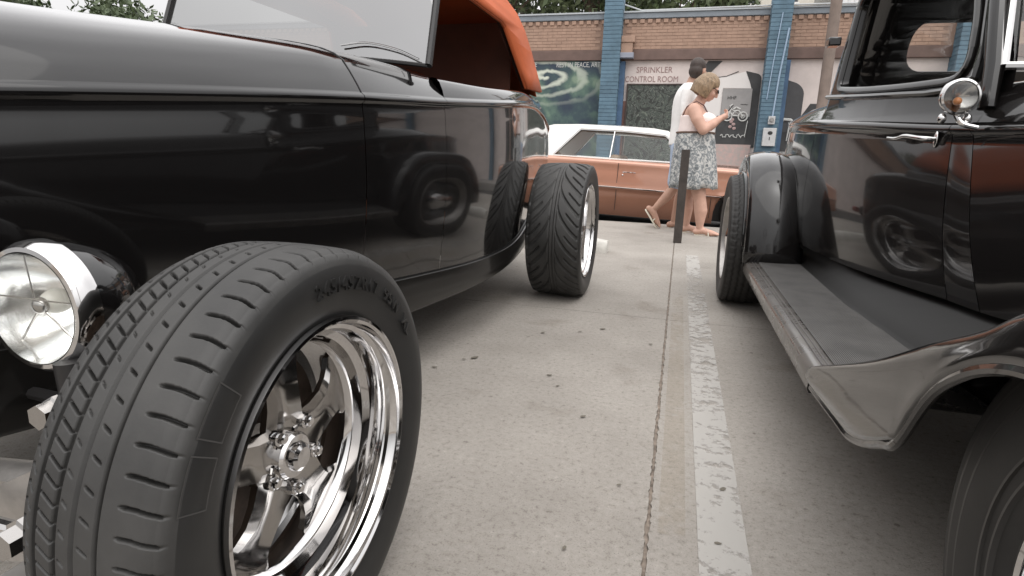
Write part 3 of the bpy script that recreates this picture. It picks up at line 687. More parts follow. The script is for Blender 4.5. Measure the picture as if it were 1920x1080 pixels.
# greenhouse wrapped round the plan: u = running length along the side, round the rear corner, across the back
Y_A, Y_B, RC = 2.13, 3.34, .22
def hwS(Y): return cw(Y)-.026
HE = hwS(Y_B-RC)
def plan(u):
    """u from 0 (A pillar) -> side -> corner -> back centre. returns (outward offset from centre, Y)"""
    Ls = (Y_B-RC)-Y_A
    if u < Ls: return hwS(Y_A+u), Y_A+u
    v = u-Ls; La = RC*math.pi/2
    if v < La:
        a = v/RC; return HE-RC+RC*math.cos(a), Y_B-RC+RC*math.sin(a)
    return HE-RC-(v-La), Y_B
LS = (Y_B-RC)-Y_A; LA = RC*math.pi/2; LT = LS+LA+(HE-RC)
ZT = 1.60
def gmap(u, z_, s, off=0.):
    uu = u if u <= LT else 2*LT-u; ss = s if u <= LT else -s
    hx, Y = plan(uu); k = max(0, (z_-1.05)/.55)
    Y2 = Y + .40*max(0, z_-1.08)*max(0, 1-uu/.9) - .10*k*k*max(0, (Y-2.9)/.44)
    hx2 = (hx+off)*(1-.10*k) + .021*max(0, 1-max(0, z_-(cb(Y)+.02))/.07)**2*(1 if uu < LS+LA*.5 else 0)
    if uu > LS and off: Y2 += off
    return (CC-ss*hx2, Y2, z_)
zl = cb
outline = [(0, .97)] + [(u, cb(Y_A+u)+.02) for u in frange(.05, LS, 10)] + [(LS+LA, 1.04), (LT, 1.05), (2*LT-LS-LA, 1.04)] + [(2*LT-u, cb(Y_A+u)+.02) for u in frange(LS, .05, 10)] + [(2*LT, .97), (2*LT, ZT), (0, ZT)]
def win(s0):
    p = [(.13, 1.088), (.45, 1.096), (.75, 1.120), (.91, 1.140), (.94, 1.52), (.16, 1.52), (.12, 1.28)]
    p = roundpoly(p, [.10, .25, .1, .04, .06, .06, .05], 6)
    return p if not s0 else [(2*LT-a, b_) for a, b_ in p]
rw = roundpoly([(LT-.41, 1.245), (LT+.41, 1.245), (LT+.41, 1.465), (LT-.41, 1.465)], .10, 6)
cutsu = frange(LS-.6, LS, 7)+frange(LS, LS+LA, 9)+frange(.03, .4, 6)+frange(.5, .85, 4); cutsu += [2*LT-c for c in cutsu]
V, Fs = sheet(outline, [win(0), win(1), rw], cuts_u=cutsu, cuts_v=frange(1.0, 1.58, 13))
mb = MB().add([gmap(u, v, 1) for u, v in V], Fs)
mb.add([gmap(u, v, 1, -.03) for u, v in V], [tuple(reversed(f)) for f in Fs])
for hp in (win(0), win(1), rw):
    n_ = len(hp); mb.add([gmap(u, v, 1) for u, v in hp]+[gmap(u, v, 1, -.03) for u, v in hp], [(i, (i+1) % n_, n_+(i+1) % n_, n_+i) for i in range(n_)])
mb.build('cab', black_paint_old, cp, ang=60)
for wp, nm in ((win(0), 0), (win(1), 1)):
    q_ = [gmap(u, v, 1, .006) for u, v in wp]; MB().tube(q_+[q_[0]], .010, 8, ry=.014).build('window_frame', black_paint_old, cp)
q_ = [gmap(u, v, 1, .006) for u, v in rw]; MB().tube(q_+[q_[0]], .009, 8).build('rear_window_frame', satin_black, cp)
V, Fs = sheet(rw, []); MB().add([gmap(u, v, 1, -.012) for u, v in V], Fs).build('rear_window_glass', glass_clear, cp)
# sill moulding under the side window, flowing up the A pillar
for s in (1, -1):
    pts = [(.99, 1.115), (.8, 1.098), (.6, 1.082), (.42, 1.070), (.28, 1.060), (.16, 1.060), (.095, 1.09), (.075, 1.18), (.075, 1.33), (.10, 1.52)]
    if s == -1: pts = [(2*LT-u, v) for u, v in pts]
    MB().tube([gmap(u, v, 1, .004) for u, v in pts], .012, 8, ry=.02).build('sill_moulding', black_paint_old, cp)
# roof
rows = []
for k in frange(0, 1, 9):
    row = []
    for u in [LT*2*i/60 for i in range(61)]:
        p = Vector(gmap(u, ZT, 1)); c = Vector((CC, min(max(p.y, 2.6), 3.0), ZT)); q_ = c+(p-c)*(1-k**1.0); q_.z = ZT+.11*math.sqrt(1-(1-k)**2.2); row.append(tuple(q_))
    rows.append(row)
MB().grid(rows, flip=True).build('roof', black_paint_old, cp, ang=180)
MB().box(CC-.36, CC+.36, 2.25, 2.5, ZT-.005, ZT+.04).build('roof_header', black_paint_old, cp, bev=.02)
# interior
MB().grid([[(CC-.44, 2.26, z_), (CC-.62, 3.2, z_)] for z_ in (.45, .95)]).build('door_lining', satin_black, cp)
MB().box(CC-.48, CC+.48, 2.65, 3.0, .45, .80).build('seat', satin_black, cp, bev=.05)
MB().box(CC-.52, CC+.52, 3.0, 3.15, .60, 1.16).build('seat_back', satin_black, cp, bev=.06)
MB().box(CC-.42, CC+.42, 2.28, 2.33, .70, 1.07).build('dashboard', satin_black, cp, bev=.02)
MB().grid([[(CC-.38, y, 1.575), (CC+.38, y, 1.575)] for y in (2.3, 3.2)]).build('headliner', satin_black, cp)
o = MB().lathe([(0., .182), (.010, .192), (0, .202), (-.010, .192)], axis='y', n=48, closed=True).build('steering_wheel', satin_black, cp, loc=(CC+.24, 2.36, 1.05)); o.rotation_euler = (R(-30), 0, 0)
# windshield of the coupe
def cwp(x, h): return (x, 2.15+.36*h, 1.110+.9*h)
fr = [cwp(CC-.435, 0), cwp(CC-.385, .55), cwp(CC+.385, .55), cwp(CC+.435, 0)]
MB().tube(fr+[fr[0]], .013, 8).build('windshield_frame', chrome, cp)
MB().grid([[cwp(CC-.41+.82*t, h*1.0) for h in (0, .55)] for t in frange(0, 1, 8)]).build('windshield_glass', glass_side, cp, ang=180)
for s in (1, -1):
    MB().tube([(CC-s*.462, 2.14, .99), (CC-s*.458, 2.16, 1.11), (CC-s*.448, 2.24, 1.30), (CC-s*.425, 2.36, 1.60)], .022, 10, ry=.030).build('windshield_pillar', black_paint_old, cp)
MB().box(.588, .640, 3.10, 3.17, 1.335, 1.372).build('body_hinge', black_paint_old, cp, bev=.006)
# door handle
for s in (1, -1):
    hx = CC-s*(cw(2.29)+.010)
    MB().ell((hx, 2.29, .903), (.006, .013, .027), 20, 12).build('handle_escutcheon', chrome, cp)
    MB().tube(sm([(hx, 2.29, .905), (hx-s*.030, 2.295, .905), (hx-s*.045, 2.32, .909), (hx-s*.062, 2.38, .916), (hx-s*.075, 2.43, .909), (hx-s*.090, 2.47, .913)], 26), list(np.interp(frange(0, 5, 26), range(6), [.009, .009, .008, .0085, .007, .004])), 12).build('door_handle', chrome, cp)
# cowl lamp
for s in (1, -1):
    c = (CC-s*.545, 2.12, 1.020)
    cl_ = empty('cowl_lamp', c, cp)
    MB().lathe([(.075, .0001), (.070, .018), (.05, .034), (.02, .044), (0, .046)], c=c, axis='y', n=40).build('shell', chrome, cl_)
    MB().lathe([(.004, .045), (.0, .052), (-.008, .054), (-.016, .051), (-.018, .045)], c=c, axis='y', n=48).build('bezel', chrome, cl_)
    MB().lathe([(-.014, .046), (-.018, .03), (-.020, .0001)], c=c, axis='y', n=40).build('lens', glass_clear, cl_)
    MB().lathe([(-.010, .046), (.01, .030), (.02, .0001)], c=c, axis='y', n=40).build('reflector', polish, cl_)
    MB().ell((c[0], c[1]+.004, c[2]-.012), (.012, .012, .012)).build('bulb', mat('amber_bulb', (.5, .18, .05), .3), cl_)
    for dx in (-.030, .036):
        MB().ell((c[0]+dx, c[1]+.01, c[2]-.062), (.012, .012, .016)).build('mount_bolt', chrome, cl_)
    MB().tube(sm([(c[0]+s*.0, c[1]+.01, c[2]-.04), (c[0]+s*.02, c[1]-.00, c[2]-.075), (c[0]+s*.06, c[1]-.01, c[2]-.088)], 12), .008, 10).build('mount_arm', chrome, cl_)
# running board: steel board, rubber top with ribs
for s in (1, -1):
    X = lambda v: CC-s*(CC-v)
    rows = []
    for Y in frange(1.53, 3.20, 24):
        rows.append([(X(x), Y, z_) for x, z_ in ((.80, .318), (.40, .318), (.372, .316), (.360, .310), (.354, .298), (.352, .262), (.358, .252), (.375, .250), (.80, .250))])
    MB().grid(rows, flip=(s == -1)).build('running_board', mat('board_edge_paint', (.085, .077, .070), .30, coat=.5, rvar=.1, vscale=9, var=.2), cp, ang=50)
    mb = MB()
    mb.grid([[(X(x), Y, .3215) for x in (.415, .74 if Y < 1.8 else .63)] for Y in (1.56, 3.185)], flip=(s == 1))
    for k in range(56):
        x = .418+k*.0038; xb = .418+k*.0056
        pr_ = ((0, .3215), (.0008, .3238), (.0022, .3238), (.0030, .3215))
        mb.add([(X(a+(xb if Y < 2 else x)), Y, z_) for Y in (1.56, 3.185) for a, z_ in pr_],
               [(0, 1, 5, 4), (1, 2, 6, 5), (2, 3, 7, 6)] if s == 1 else [(4, 5, 1, 0), (5, 6, 2, 1), (6, 7, 3, 2)])
    mb.build('rubber_tread_mat', mat_rubber, cp, smooth=False)
    for xx_ in (.388, .402): MB().tube([(X(xx_), 1.56, .3185), (X(xx_), 3.185, .3185)], .0026, 6).build('board_trim', mat('board_trim_steel', (.16, .15, .145), .35, .6), cp)
    # splash apron
    rows = []
    for Y in frange(1.3, 3.62, 24):
        b0 = cside(Y, s, 0)[-1]; rows.append([(b0[0]+s*.006, Y, b0[2]+.03), (b0[0]+s*.004, Y, b0[2]-.02), (X(.655+.05*max(0, (2.3-Y))), Y, .365), (X(.630+.07*max(0, (2.3-Y))), Y, .330), (X(.610+.07*max(0, (2.3-Y))), Y, .3225)])
    MB().grid(rows, flip=(s == -1)).build('splash_apron', mat('underbody_black', (.010, .0095, .009), .5, spec=.25), cp, ang=180)
    # front fender
    crest = S([-.27, -.22, -.10, .1, .3, .5, .70, .76, .89, 1.07, 1.34, 1.45, 1.53], [.40, .50, .62, .715, .745, .725, .672, .637, .58, .497, .392, .352, .322])
    rows = []
    for Y in frange(-.27, .23, 12)+frange(.236, .964, 30)+frange(.97, 1.53, 22):
        c_ = crest(Y); low = .33-.045*max(0, (Y-1.0))/.53
        if .236 <= Y <= .964: low = .25+math.sqrt(max(0, .1406-(Y-.6)**2)); 
        low = max(low, .285) if Y > .6 else max(low, .32)
        if Y > .6: low = max(low, .31+.09*max(0, min(1, (1.20-Y)/.24))**1.6 if Y < 1.2 else 0)
        low = min(low, c_-.02)
        wi = CC-cw(max(Y, 0))+.02; hgt = .052*min(1, max(0, (1.53-Y)/.45))
        inner_x = min(wi, 1.02); 
        zi = c_+hgt*.2
        row = [(X(.350), Y, low-.004), (X(.344), Y, low+.004), (X(.343), Y, low+.012)]
        for t in (.25, .5, .75, .92): row.append((X(.345+.006*t*t), Y, low+.012+(c_-low-.012)*t))
        for t in (0, .06, .14, .25, .4, .55, .7, .85, 1): row.append((X(.353+(inner_x-.353)*t), Y, c_+hgt*math.sin(math.pi*min(1, t*1.2+.0))**.8*(1 if t*1.2 < 1 else 0) if t*1.2 < 1 else c_-.00))
        rows.append(row)
    MB().grid(rows, flip=(s == -1)).build('front_fender', black_paint_old, cp, ang=180, solid=.004)
    edge = [r_[0] for r_ in rows if r_[0][1] > .236]
    MB().tube(sm(edge[::3], 60), .0075, 8).build('fender_lip', black_paint_old, cp)
    # rolled lip round the front wheel arch
    # rear fender
    rc = [(3.165, .312), (3.17, .37), (3.178, .45), (3.195, .53), (3.225, .62), (3.275, .70), (3.35, .765), (3.45, .812), (3.58, .838), (3.72, .842), (3.86, .82), (4.0, .765), (4.12, .68), (4.2, .58), (4.25, .45), (4.27, .38)]
    rows = []
    for (Y, z_) in rc:
        dy, dz = (Y-3.68)/.52, (z_-.36)/.48
        nn = math.hypot(dy, dz); ny, nz_ = dy/nn, dz/nn
        low = .35+math.sqrt(max(0, .405**2-(Y-3.66)**2)) if abs(Y-3.66) < .405 else .315
        low = min(low, z_-.012) if Y > 3.17 else z_-.02
        row = [(X(.352), Y, low-.003), (X(.343), Y, low+.006)]
        for t in (.4, .8): row.append((X(.344), Y, low+.006+(z_-low-.006)*t))
        wi = CC-cw(Y)+.03
        for t in (0, .05, .12, .22, .36, .52, .68, .84, 1):
            hh = .035*math.sin(math.pi*min(1, .1+t*.9))
            row.append((X(.350+(wi-.350)*t), Y+ny*hh, z_+nz_*hh))
        rows.append(row)
    MB().grid(rows, flip=(s == -1)).build('rear_fender', black_paint_old, cp, ang=180, solid=.006)
    lip = [(X(.345), 3.66+.405*math.cos(a), .35+.405*math.sin(a)) for a in frange(R(0), R(175), 30)]
    MB().tube(lip, .009, 8).build('fender_lip', black_paint_old, cp)
# chassis darkness
MB().box(CC-.33, CC+.33, .1, 4.5, .30, .44).build('chassis', satin_black, cp)
MB().box(CC-.20, CC+.20, .05, 1.8, .44, .85).build('engine', satin_black, cp)
MB().box(CC-.80, CC+.80, 3.63, 3.69, .33, .39).build('rear_axle', satin_black, cp)
MB().box(CC-.75, CC+.75, .55, .61, .30, .36).build('front_axle', satin_black, cp)
# grille and lamps of the coupe
gp = roundpoly([(-.20, .36), (.20, .36), (.25, .9), (.16, 1.03), (-.16, 1.03), (-.25, .9)], .05)
V, Fs = sheet(gp, []); MB().add([(CC+u, -.02+.08*(v-.36), v) for u, v in V], Fs).build('grille', chrome, cp, solid=.04, smooth=False)
for s in (1, -1):
    c = (CC-s*.50, -.02, .72); hl = empty('headlight', c, cp)
    MB().lathe([(.14, .0001), (.12, .04), (.06, .085), (0, .098), (-.01, .1), (-.02, .09)], c=c, axis='y', n=40).build('bucket', chrome, hl)
    MB().lathe([(-.02, .09), (-.035, .05), (-.04, .0001)], c=c, axis='y', n=40).build('lens', polish, hl)
MB().tube([(CC-.85, -.34, .42), (CC-.5, -.38, .42), (CC+.5, -.38, .42), (CC+.85, -.34, .42)], .03, 10).build('front_bumper', chrome, cp)
RINGS = []
for rr in (.205, .228, .285, .312): RINGS.append(((.0965 if rr < .3 else .094), rr))
mb = MB()
for x_, rr in RINGS: mb.lathe([(x_-.004, rr-.004), (x_+.0025, rr-.002), (x_+.0025, rr+.002), (x_-.004, rr+.004)], n=90)
ME_RING = mbmesh(mb, 'sidewall_rings', mat('tyre_ring', (.028, .026, .024), .4), 30)
RIM_C = five_spoke_rim(.180, .080, -.03); RIM_C2 = five_spoke_rim(.238, .12, .03)
def steel_rim(rimR, hw, deep):
    rim = mbmesh(MB().lathe([(hw-.012, rimR-.001), (hw-.002, rimR+.003), (hw+.004, rimR), (hw+.002, rimR-.006), (hw-.010, rimR-.010), (hw-.03, rimR-.016), (deep+.01, rimR-.03), (-hw, rimR-.02), (-hw-.003, rimR+.001), (-hw+.01, rimR-.001)], n=96), 'rim', castal, 28)
    face = mbmesh(MB().lathe([(deep-.02, rimR-.028), (deep+.012, rimR-.045), (deep+.02, rimR*.62), (deep-.0, rimR*.48), (deep+.016, rimR*.36), (deep+.02, .02)], n=64), 'spoke', black_paint_old, 40)
    cap = mbmesh(MB().lathe([(deep+.012, rimR*.36), (deep+.03, rimR*.345), (deep+.05, rimR*.26), (deep+.058, rimR*.12), (deep+.06, .0001)], n=48), 'centre_cap', chrome, 30)
    nut = RIM_C[3]; return rim, face, cap, nut, RIM_C[4]
RIM_C = RIM_S1 = steel_rim(.196, .086, .01) if False else RIM_C
RIM_S2 = steel_rim(.238, .12, .06)
for c, ty, rm in (((.515, .585, .345), ME_T1, RIM_C), ((.405, 3.66, .372), ME_T2, RIM_S2)):
    for s in (1, -1):
        make_wheel(cp, (c[0] if s == 1 else 2*CC-c[0], c[1], c[2]), ty, rm, math.pi if s == 1 else 0, 20, plain=rm is RIM_S2, letters=None if rm is RIM_S2 else [ME_RING])

# ================================================================== POST, WHEEL STOPS, LITTER
post = MB()
post.box(-.012, .068, 6.06, 6.12, 0, .912); tag(post.build('marker_post', post_mat, bev=.004), 'slim dark brown square post standing on the joint of the parking lot', 'post').rotation_euler = (0, 0, 0)
def stop(x0, x1, y):
    rows = []
    for i, t in enumerate(frange(0, 1, 15)):
        x = x0+(x1-x0)*t; k = 1 if 0 < i < 14 else .86
        rows.append([(x+random.uniform(-.003, .003), y+a*k+random.uniform(-.003, .003), max(0, z_*k)) for a, z_ in ((-.085, 0), (-.082, .05), (-.062, .095), (-.03, .118), (.03, .118), (.062, .095), (.082, .05), (.085, 0))])
    mb = MB().grid(rows, flip=True); mb.f.append(tuple(range(8))); mb.f.append(tuple(reversed(range(14*8, 15*8)))); return mb.build('wheel_stop', concrete_stop, ang=60)
tag(stop(-2.35, -.56, 5.14), 'chipped white concrete wheel stop behind the roadster', 'wheel stop', 'concrete wheel stops')
tag(stop(.62, 2.3, 5.14), 'white concrete wheel stop behind the coupe', 'wheel stop', 'concrete wheel stops')
LV = [(-.735, 2.136, 1.5), (-.295, 2.743, 1.3), (-.552, 2.575, 1), (-.769, 2.103, .7), (-.843, 1.978, .9), (-.408, 2.052, .9), (-.229, 1.736, .9), (-.358, 1.96, .7), (-.06, 2.583, .8), (-.787, 2.853, .6), (.174, 1.433, .9), (.149, 1.202, .7), (-.165, 1.083, .6), (.278, 3.591, .8), (-.079, 1.367, .5), (-.392, 2.657, .8)]
for x, y, s_ in LV:
    n_ = 9; a0 = random.uniform(0, 6); V = [(x, y, .006)]
    for i in range(n_):
        a = 2*math.pi*i/n_; r_ = .0105*s_*(1+.18*random.uniform(-1, 1))
        dx, dy = r_*1.15*math.cos(a), r_*.62*math.sin(a); V.append((x+dx*math.cos(a0*.2)-dy*math.sin(a0*.2), y+dx*math.sin(a0*.2)+dy*math.cos(a0*.2), .0045+random.uniform(0, .0015)))
    tag(MB().add(V, [(0, 1+i, 1+(i+1) % n_) for i in range(n_)]).build('dry_leaf', leaf_litter, ang=180, loc=(x, y, 0)), 'small dark dried leaf lying on the concrete between the two cars', 'leaf', 'dark dried leaves on the concrete')

# ================================================================== SALMON SEDAN
sd_loc = (-.85, 9.2, stz(-.85)); sn = empty('hardtop_sedan', sd_loc)
tag(sn, 'salmon pink hardtop sedan with white roof parked across the street end of the lot', 'car')
def sedan():
    # local coordinates: x forward (to the right), y sideways (near side negative), z up; world via WL offset
    ox, oy, oz = sd_loc[0], sd_loc[1], sd_loc[2]-.03   # sits low on its wheels
    zb = S([-2.75, -2.2, -1.0, 0, 1.0, 2.0, 2.65], [.88, .93, .945, .94, .925, .90, .84])     # beltline
    hw = S([-2.75, -2.5, -1.5, 0, 1.5, 2.4, 2.65], [.86, .93, .965, .97, .965, .92, .86])
    def arch(x, zlow):
        for xc in (-1.40, 1.72):
            d = abs(x-xc)
            if d < .42: return max(zlow, .33+math.sqrt(.42**2-d*d)*.92)
        return zlow
    for s in (-1, 1):
        rows = []
        for x in sorted(frange(-2.75, 2.65, 70)+[-1.821, -.979, 1.299, 2.141, -1.819, -.981, 1.301, 2.139]):
            b_, h = zb(x), hw(x); mz = .585-.012*x; low = arch(x, .19)
            pr = [(h-.16, b_+.02), (h-.07, b_+.012), (h-.02, b_-.01), (h-.008, b_-.03), (h-.012, b_-.06), (h+.002, b_-.16), (h+.012, mz+.06), (h+.016, mz+.02), (h+.02, mz+.0), (h-.004, mz-.03), (h-.025, mz-.08), (h-.060, mz-.2), (h-.105, .26), (h-.15, .19)]
            rows.append([(ox+x, oy+s*a, oz+max(z_, low)) for a, z_ in pr])
        MB().grid(rows, flip=(s == -1)).build('body_side', salmon, sn, ang=50)
        MB().tube([(ox+x, oy+s*(hw(x)+.022), oz+.585-.012*x) for x in frange(-2.6, .9, 20)], .010, 6).build('side_moulding', chrome, sn)
        MB().tube([(ox+x, oy+s*(hw(x)+.022), oz+.575-.012*x) for x in frange(1.0, 2.5, 10)], .007, 6).build('side_moulding', chrome, sn)
        # door seams (front door) as thin dark gaps
        for x0 in (.0, 1.25):
            MB().tube([(ox+x0, oy+s*(hw(x0)-.004), oz+z_) for z_ in (zb(x0)-.03,)]+[(ox+x0, oy+s*(hw(x0)+.010), oz+.65), (ox+x0, oy+s*(hw(x0)-.015), oz+.5), (ox+x0, oy+s*(hw(x0)-.035), oz+.27)], .004, 5).build('door_seam', satin_black, sn)
        MB().tube([(ox+.07, oy+s*(hw(0)+.02), oz+.795), (ox+.10, oy+s*(hw(0)+.035), oz+.798), (ox+.21, oy+s*(hw(0)+.035), oz+.796), (ox+.24, oy+s*(hw(0)+.02), oz+.794)], .008, 6).build('door_handle', chrome, sn)
        MB().ell((ox+.07, oy+s*(hw(0)+.008), oz+.755), (.013, .01, .013)).build('door_lock', chrome, sn)
    # hood and trunk decks
    for nm, x0, x1 in (('hood', 1.15, 2.66), ('trunk_lid', -2.74, -1.55)):
        MB().grid([[(ox+x, oy+t*(hw(x)-.155), oz+zb(x)+.02+.035*(1-t*t)) for t in frange(-1, 1, 13)] for x in frange(x0, x1, 14)], flip=True).build(nm, salmon, sn, ang=180)
    MB().grid([[(ox+2.66, oy+t*.80, oz+z_) for t in (-1, 1)] for z_ in (.25, .86)]).build('grille', chrome, sn)
    MB().grid([[(ox-2.75, oy+t*.80, oz+z_) for t in (-1, 1)] for z_ in (.25, .90)]).build('tail_panel', salmon, sn)
    MB().tube([(ox+2.5, oy-.98, oz+.45), (ox+2.75, oy-.85, oz+.45), (ox+2.78, oy+.85, oz+.45), (ox+2.5, oy+.98, oz+.45)], .04, 8, ry=.06).build('front_bumper', chrome, sn)
    # greenhouse: side sheets with a window opening, rake inward
    def gm(x, z_, s, off=0):
        k = (z_-.94)/.46; return (ox+x, oy+s*(.86-.19*max(0, k)**1.1+off), oz+z_)
    outl = [(-1.50, .945), (-1.08, .955), (1.02, .945), (1.08, .955), (.62, 1.335), (.50, 1.372), (.1, 1.395), (-.6, 1.40), (-1.02, 1.375), (-1.14, 1.33), (-1.62, .99)]
    hole = roundpoly([(-.94, .962), (.99, .955), (.57, 1.305), (-.0, 1.335), (-.60, 1.335)], .02)
    for s in (-1, 1):
        V, Fs = sheet([(-1.55, .945), (1.10, .945), (.60, 1.36), (.4, 1.385), (-.6, 1.395), (-.98, 1.375), (-1.12, 1.335), (-1.62, 1.0)], [hole], cuts_v=[1.05, 1.15, 1.25, 1.33])
        MB().add([gm(u, v, s) for u, v in V], Fs).build('roof_side', white_paint, sn, solid=.03 if s == 1 else -.03, smooth=False)
        q_ = [gm(u, v, s, .004) for u, v in hole]; MB().tube(q_+[q_[0]], .010, 6).build('window_trim', chrome, sn)
        V, Fs = sheet(hole, []); MB().add([gm(u, v, s, -.02) for u, v in V], Fs).build('side_glass', glass_side, sn)
        MB().tube([gm(-.14, .97, s), gm(-.12, 1.33, s)], .012, 6).build('window_divider', chrome, sn)
    prof = [(-1.12, 1.335), (-.98, 1.378), (-.6, 1.400), (0, 1.402), (.4, 1.388), (.62, 1.345)]
    MB().grid([[(ox+x, oy+t*(.86-.19*((z_-.94)/.46)**1.1+.004), oz+z_+.035*(1-t**4)-.004) for t in frange(-1, 1, 15)] for x, z_ in prof], flip=True).build('roof', white_paint, sn, ang=60)
    def endglass(nm, xb, xt, zt):
        MB().grid([[(ox+xb+(xt-xb)*h+(.06 if xb > 0 else -.06)*(1-t*t), oy+t*(.80-.13*h), oz+.96+(zt-.96)*h) for t in frange(-1, 1, 9)] for h in (0, .5, 1)]).build(nm, glass_side, sn, ang=180)
    endglass('windshield', 1.08, .64, 1.35); endglass('rear_window', -1.60, -1.12, 1.34)
    MB().box(ox-2.6, ox+2.5, oy-.78, oy+.78, oz+.22, oz+.50).build('chassis', satin_black, sn)
    for x0 in (-.85, .25):
        MB().box(ox+x0-.35, ox+x0+.2, oy-.68, oy+.68, oz+.5, oz+.78).build('seat', leather, sn, bev=.05)
        MB().box(ox+x0-.42, ox+x0-.27, oy-.68, oy+.68, oz+.6, oz+1.02).build('seat_back', mat('beige_vinyl', (.35, .25, .18), .5), sn, bev=.05)
    o = MB().lathe([(0, .19), (.01, .2), (0, .21), (-.01, .2)], axis='x', n=32, closed=True).build('steering_wheel', mat('ivory_plastic', (.6, .55, .45), .4), sn, loc=(ox+.68, oy+.35, oz+.98)); o.rotation_euler = (0, R(-30), 0)
    hub = mbmesh(MB().lathe([(.06, .19), (.075, .185), (.07, .14), (.085, .09), (.10, .03), (.102, .0001)], n=40), 'hubcap', chrome, 30)
    for x0 in (-1.40, 1.72):
        for s in (-1, 1):
            wl = empty('wheel', (ox+x0, oy+s*.83, oz+.36), sn); wl.rotation_euler = (0, 0, R(90)*s)
            child('tyre', ME_SED, wl); child('hubcap', hub, wl)
sedan(); sn.rotation_euler = (0, R(1.7), 0)

# ================================================================== PEOPLE
def remeshed(mb, name, m_, parent, vox=.009, sm=6):
    o = mb.build(name, m_, parent, ang=180)
    r_ = o.modifiers.new('r', 'REMESH'); r_.mode = 'VOXEL'; r_.voxel_size = vox; r_.use_smooth_shade = True
    s_ = o.modifiers.new('s', 'SMOOTH'); s_.iterations = sm; s_.factor = .5
    return o
def limb(mb, pts, rs, n=14):
    mb.tube(pts, rs, n)
    for p, r_ in zip(pts, rs): mb.ell(p, (r_, r_, r_), 12, 8)
def torso(mb, secs, Y, n=28):
    zs = [q[0] for q in secs]; fx, fr, fy = (S(sorted(zs), [q[k] for q in sorted(secs)]) for k in (1, 2, 3))
    rows = []
    for z_ in frange(max(zs), min(zs), 22):
        rows.append([(fx(z_)+fr(z_)*math.cos(2*math.pi*j/n), Y+fy(z_)*math.sin(2*math.pi*j/n), z_) for j in range(n)])
    a, b_ = rows[0], rows[-1]; rows = [[(fx(max(zs)), Y, max(zs)+.012)]*n]+rows+[[(fx(min(zs)), Y, min(zs)-.012)]*n]
    mb.grid(rows, cv=True, flip=True)
def foot(mb, ankle, d, s=1.0):
    """foot from ankle along unit direction d (3d)"""
    a = Vector(ankle); d = Vector(d).normalized()
    down = Vector((0, 0, -1)); down = (down-d*down.dot(d)).normalized()
    heel = a-d*.045*s+down*.045*s; ball = a+d*.13*s+down*.055*s; toe = a+d*.185*s+down*.060*s
    limb(mb, [tuple(heel), tuple(a+down*.03*s+d*.03), tuple(ball), tuple(toe)], [.034*s, .038*s, .034*s, .020*s])
    side = d.cross(down)
    for k in range(5):
        o_ = side*(k-2)*.014*s; q0 = ball+o_+d*.02; q1 = q0+d*(.058-.006*abs(k-1.0))*s+down*.008
        limb(mb, [tuple(q0), tuple(q1)], [.011*s, .009*s], 8)
    return heel, toe, side, down
def shoe(name, heel, toe, side, down, parent, s=1.0):
    d = (toe-heel); rows = []
    for t, w_ in ((-.06, .018), (0, .032), (.3, .034), (.55, .040), (.8, .044), (1.0, .036), (1.1, .016)):
        c = heel+d*t+down*.036*s
        rows.append([tuple(c+side*w_-down*.006), tuple(c+side*w_+down*.010), tuple(c-side*w_+down*.010), tuple(c-side*w_-down*.006)])
    o = MB().grid(rows, cv=True); o.f.append((0, 1, 2, 3)); k = 6*4; o.f.append((k+3, k+2, k+1, k)); 
    st = heel+d*.62
    o.tube([tuple(st+side*.04+down*.03), tuple(st+side*.025-down*.028-d*.05), tuple(st-down*.035), tuple(st-side*.025-down*.028-d*.05), tuple(st-side*.04+down*.03)], .006, 6)
    o.build(name, sandal, parent, ang=50)
def hand(mb, wrist, d, palmdir, s=1.0, curl=.9):
    """palm along d, fingers curl towards palmdir"""
    w0 = Vector(wrist); d = Vector(d).normalized(); pd = Vector(palmdir); pd = (pd-d*pd.dot(d)).normalized(); sd_ = d.cross(pd)
    limb(mb, [tuple(w0), tuple(w0+d*.04*s), tuple(w0+d*.075*s)], [.024*s, .028*s, .026*s])
    for k, ln in enumerate((.068, .078, .074, .058)):
        b0 = w0+d*.078*s+sd_*(k-1.5)*.0175*s; pts = [b0]; ang = .25
        for seg in (.45, .32, .23):
            ang += curl*.6; dd = d*math.cos(ang)+pd*math.sin(ang); pts.append(pts[-1]+dd*ln*seg*s)
        limb(mb, [tuple(p) for p in pts], [.0092*s, .0088*s, .008*s, .007*s], 8)
    t0 = w0+d*.02*s-sd_*.028*s; t1 = t0-sd_*.022*s+d*.03*s+pd*.012; t2 = t1+d*.028*s+pd*.016
    limb(mb, [tuple(t0), tuple(t1), tuple(t2)], [.013*s, .011*s, .009*s], 8)
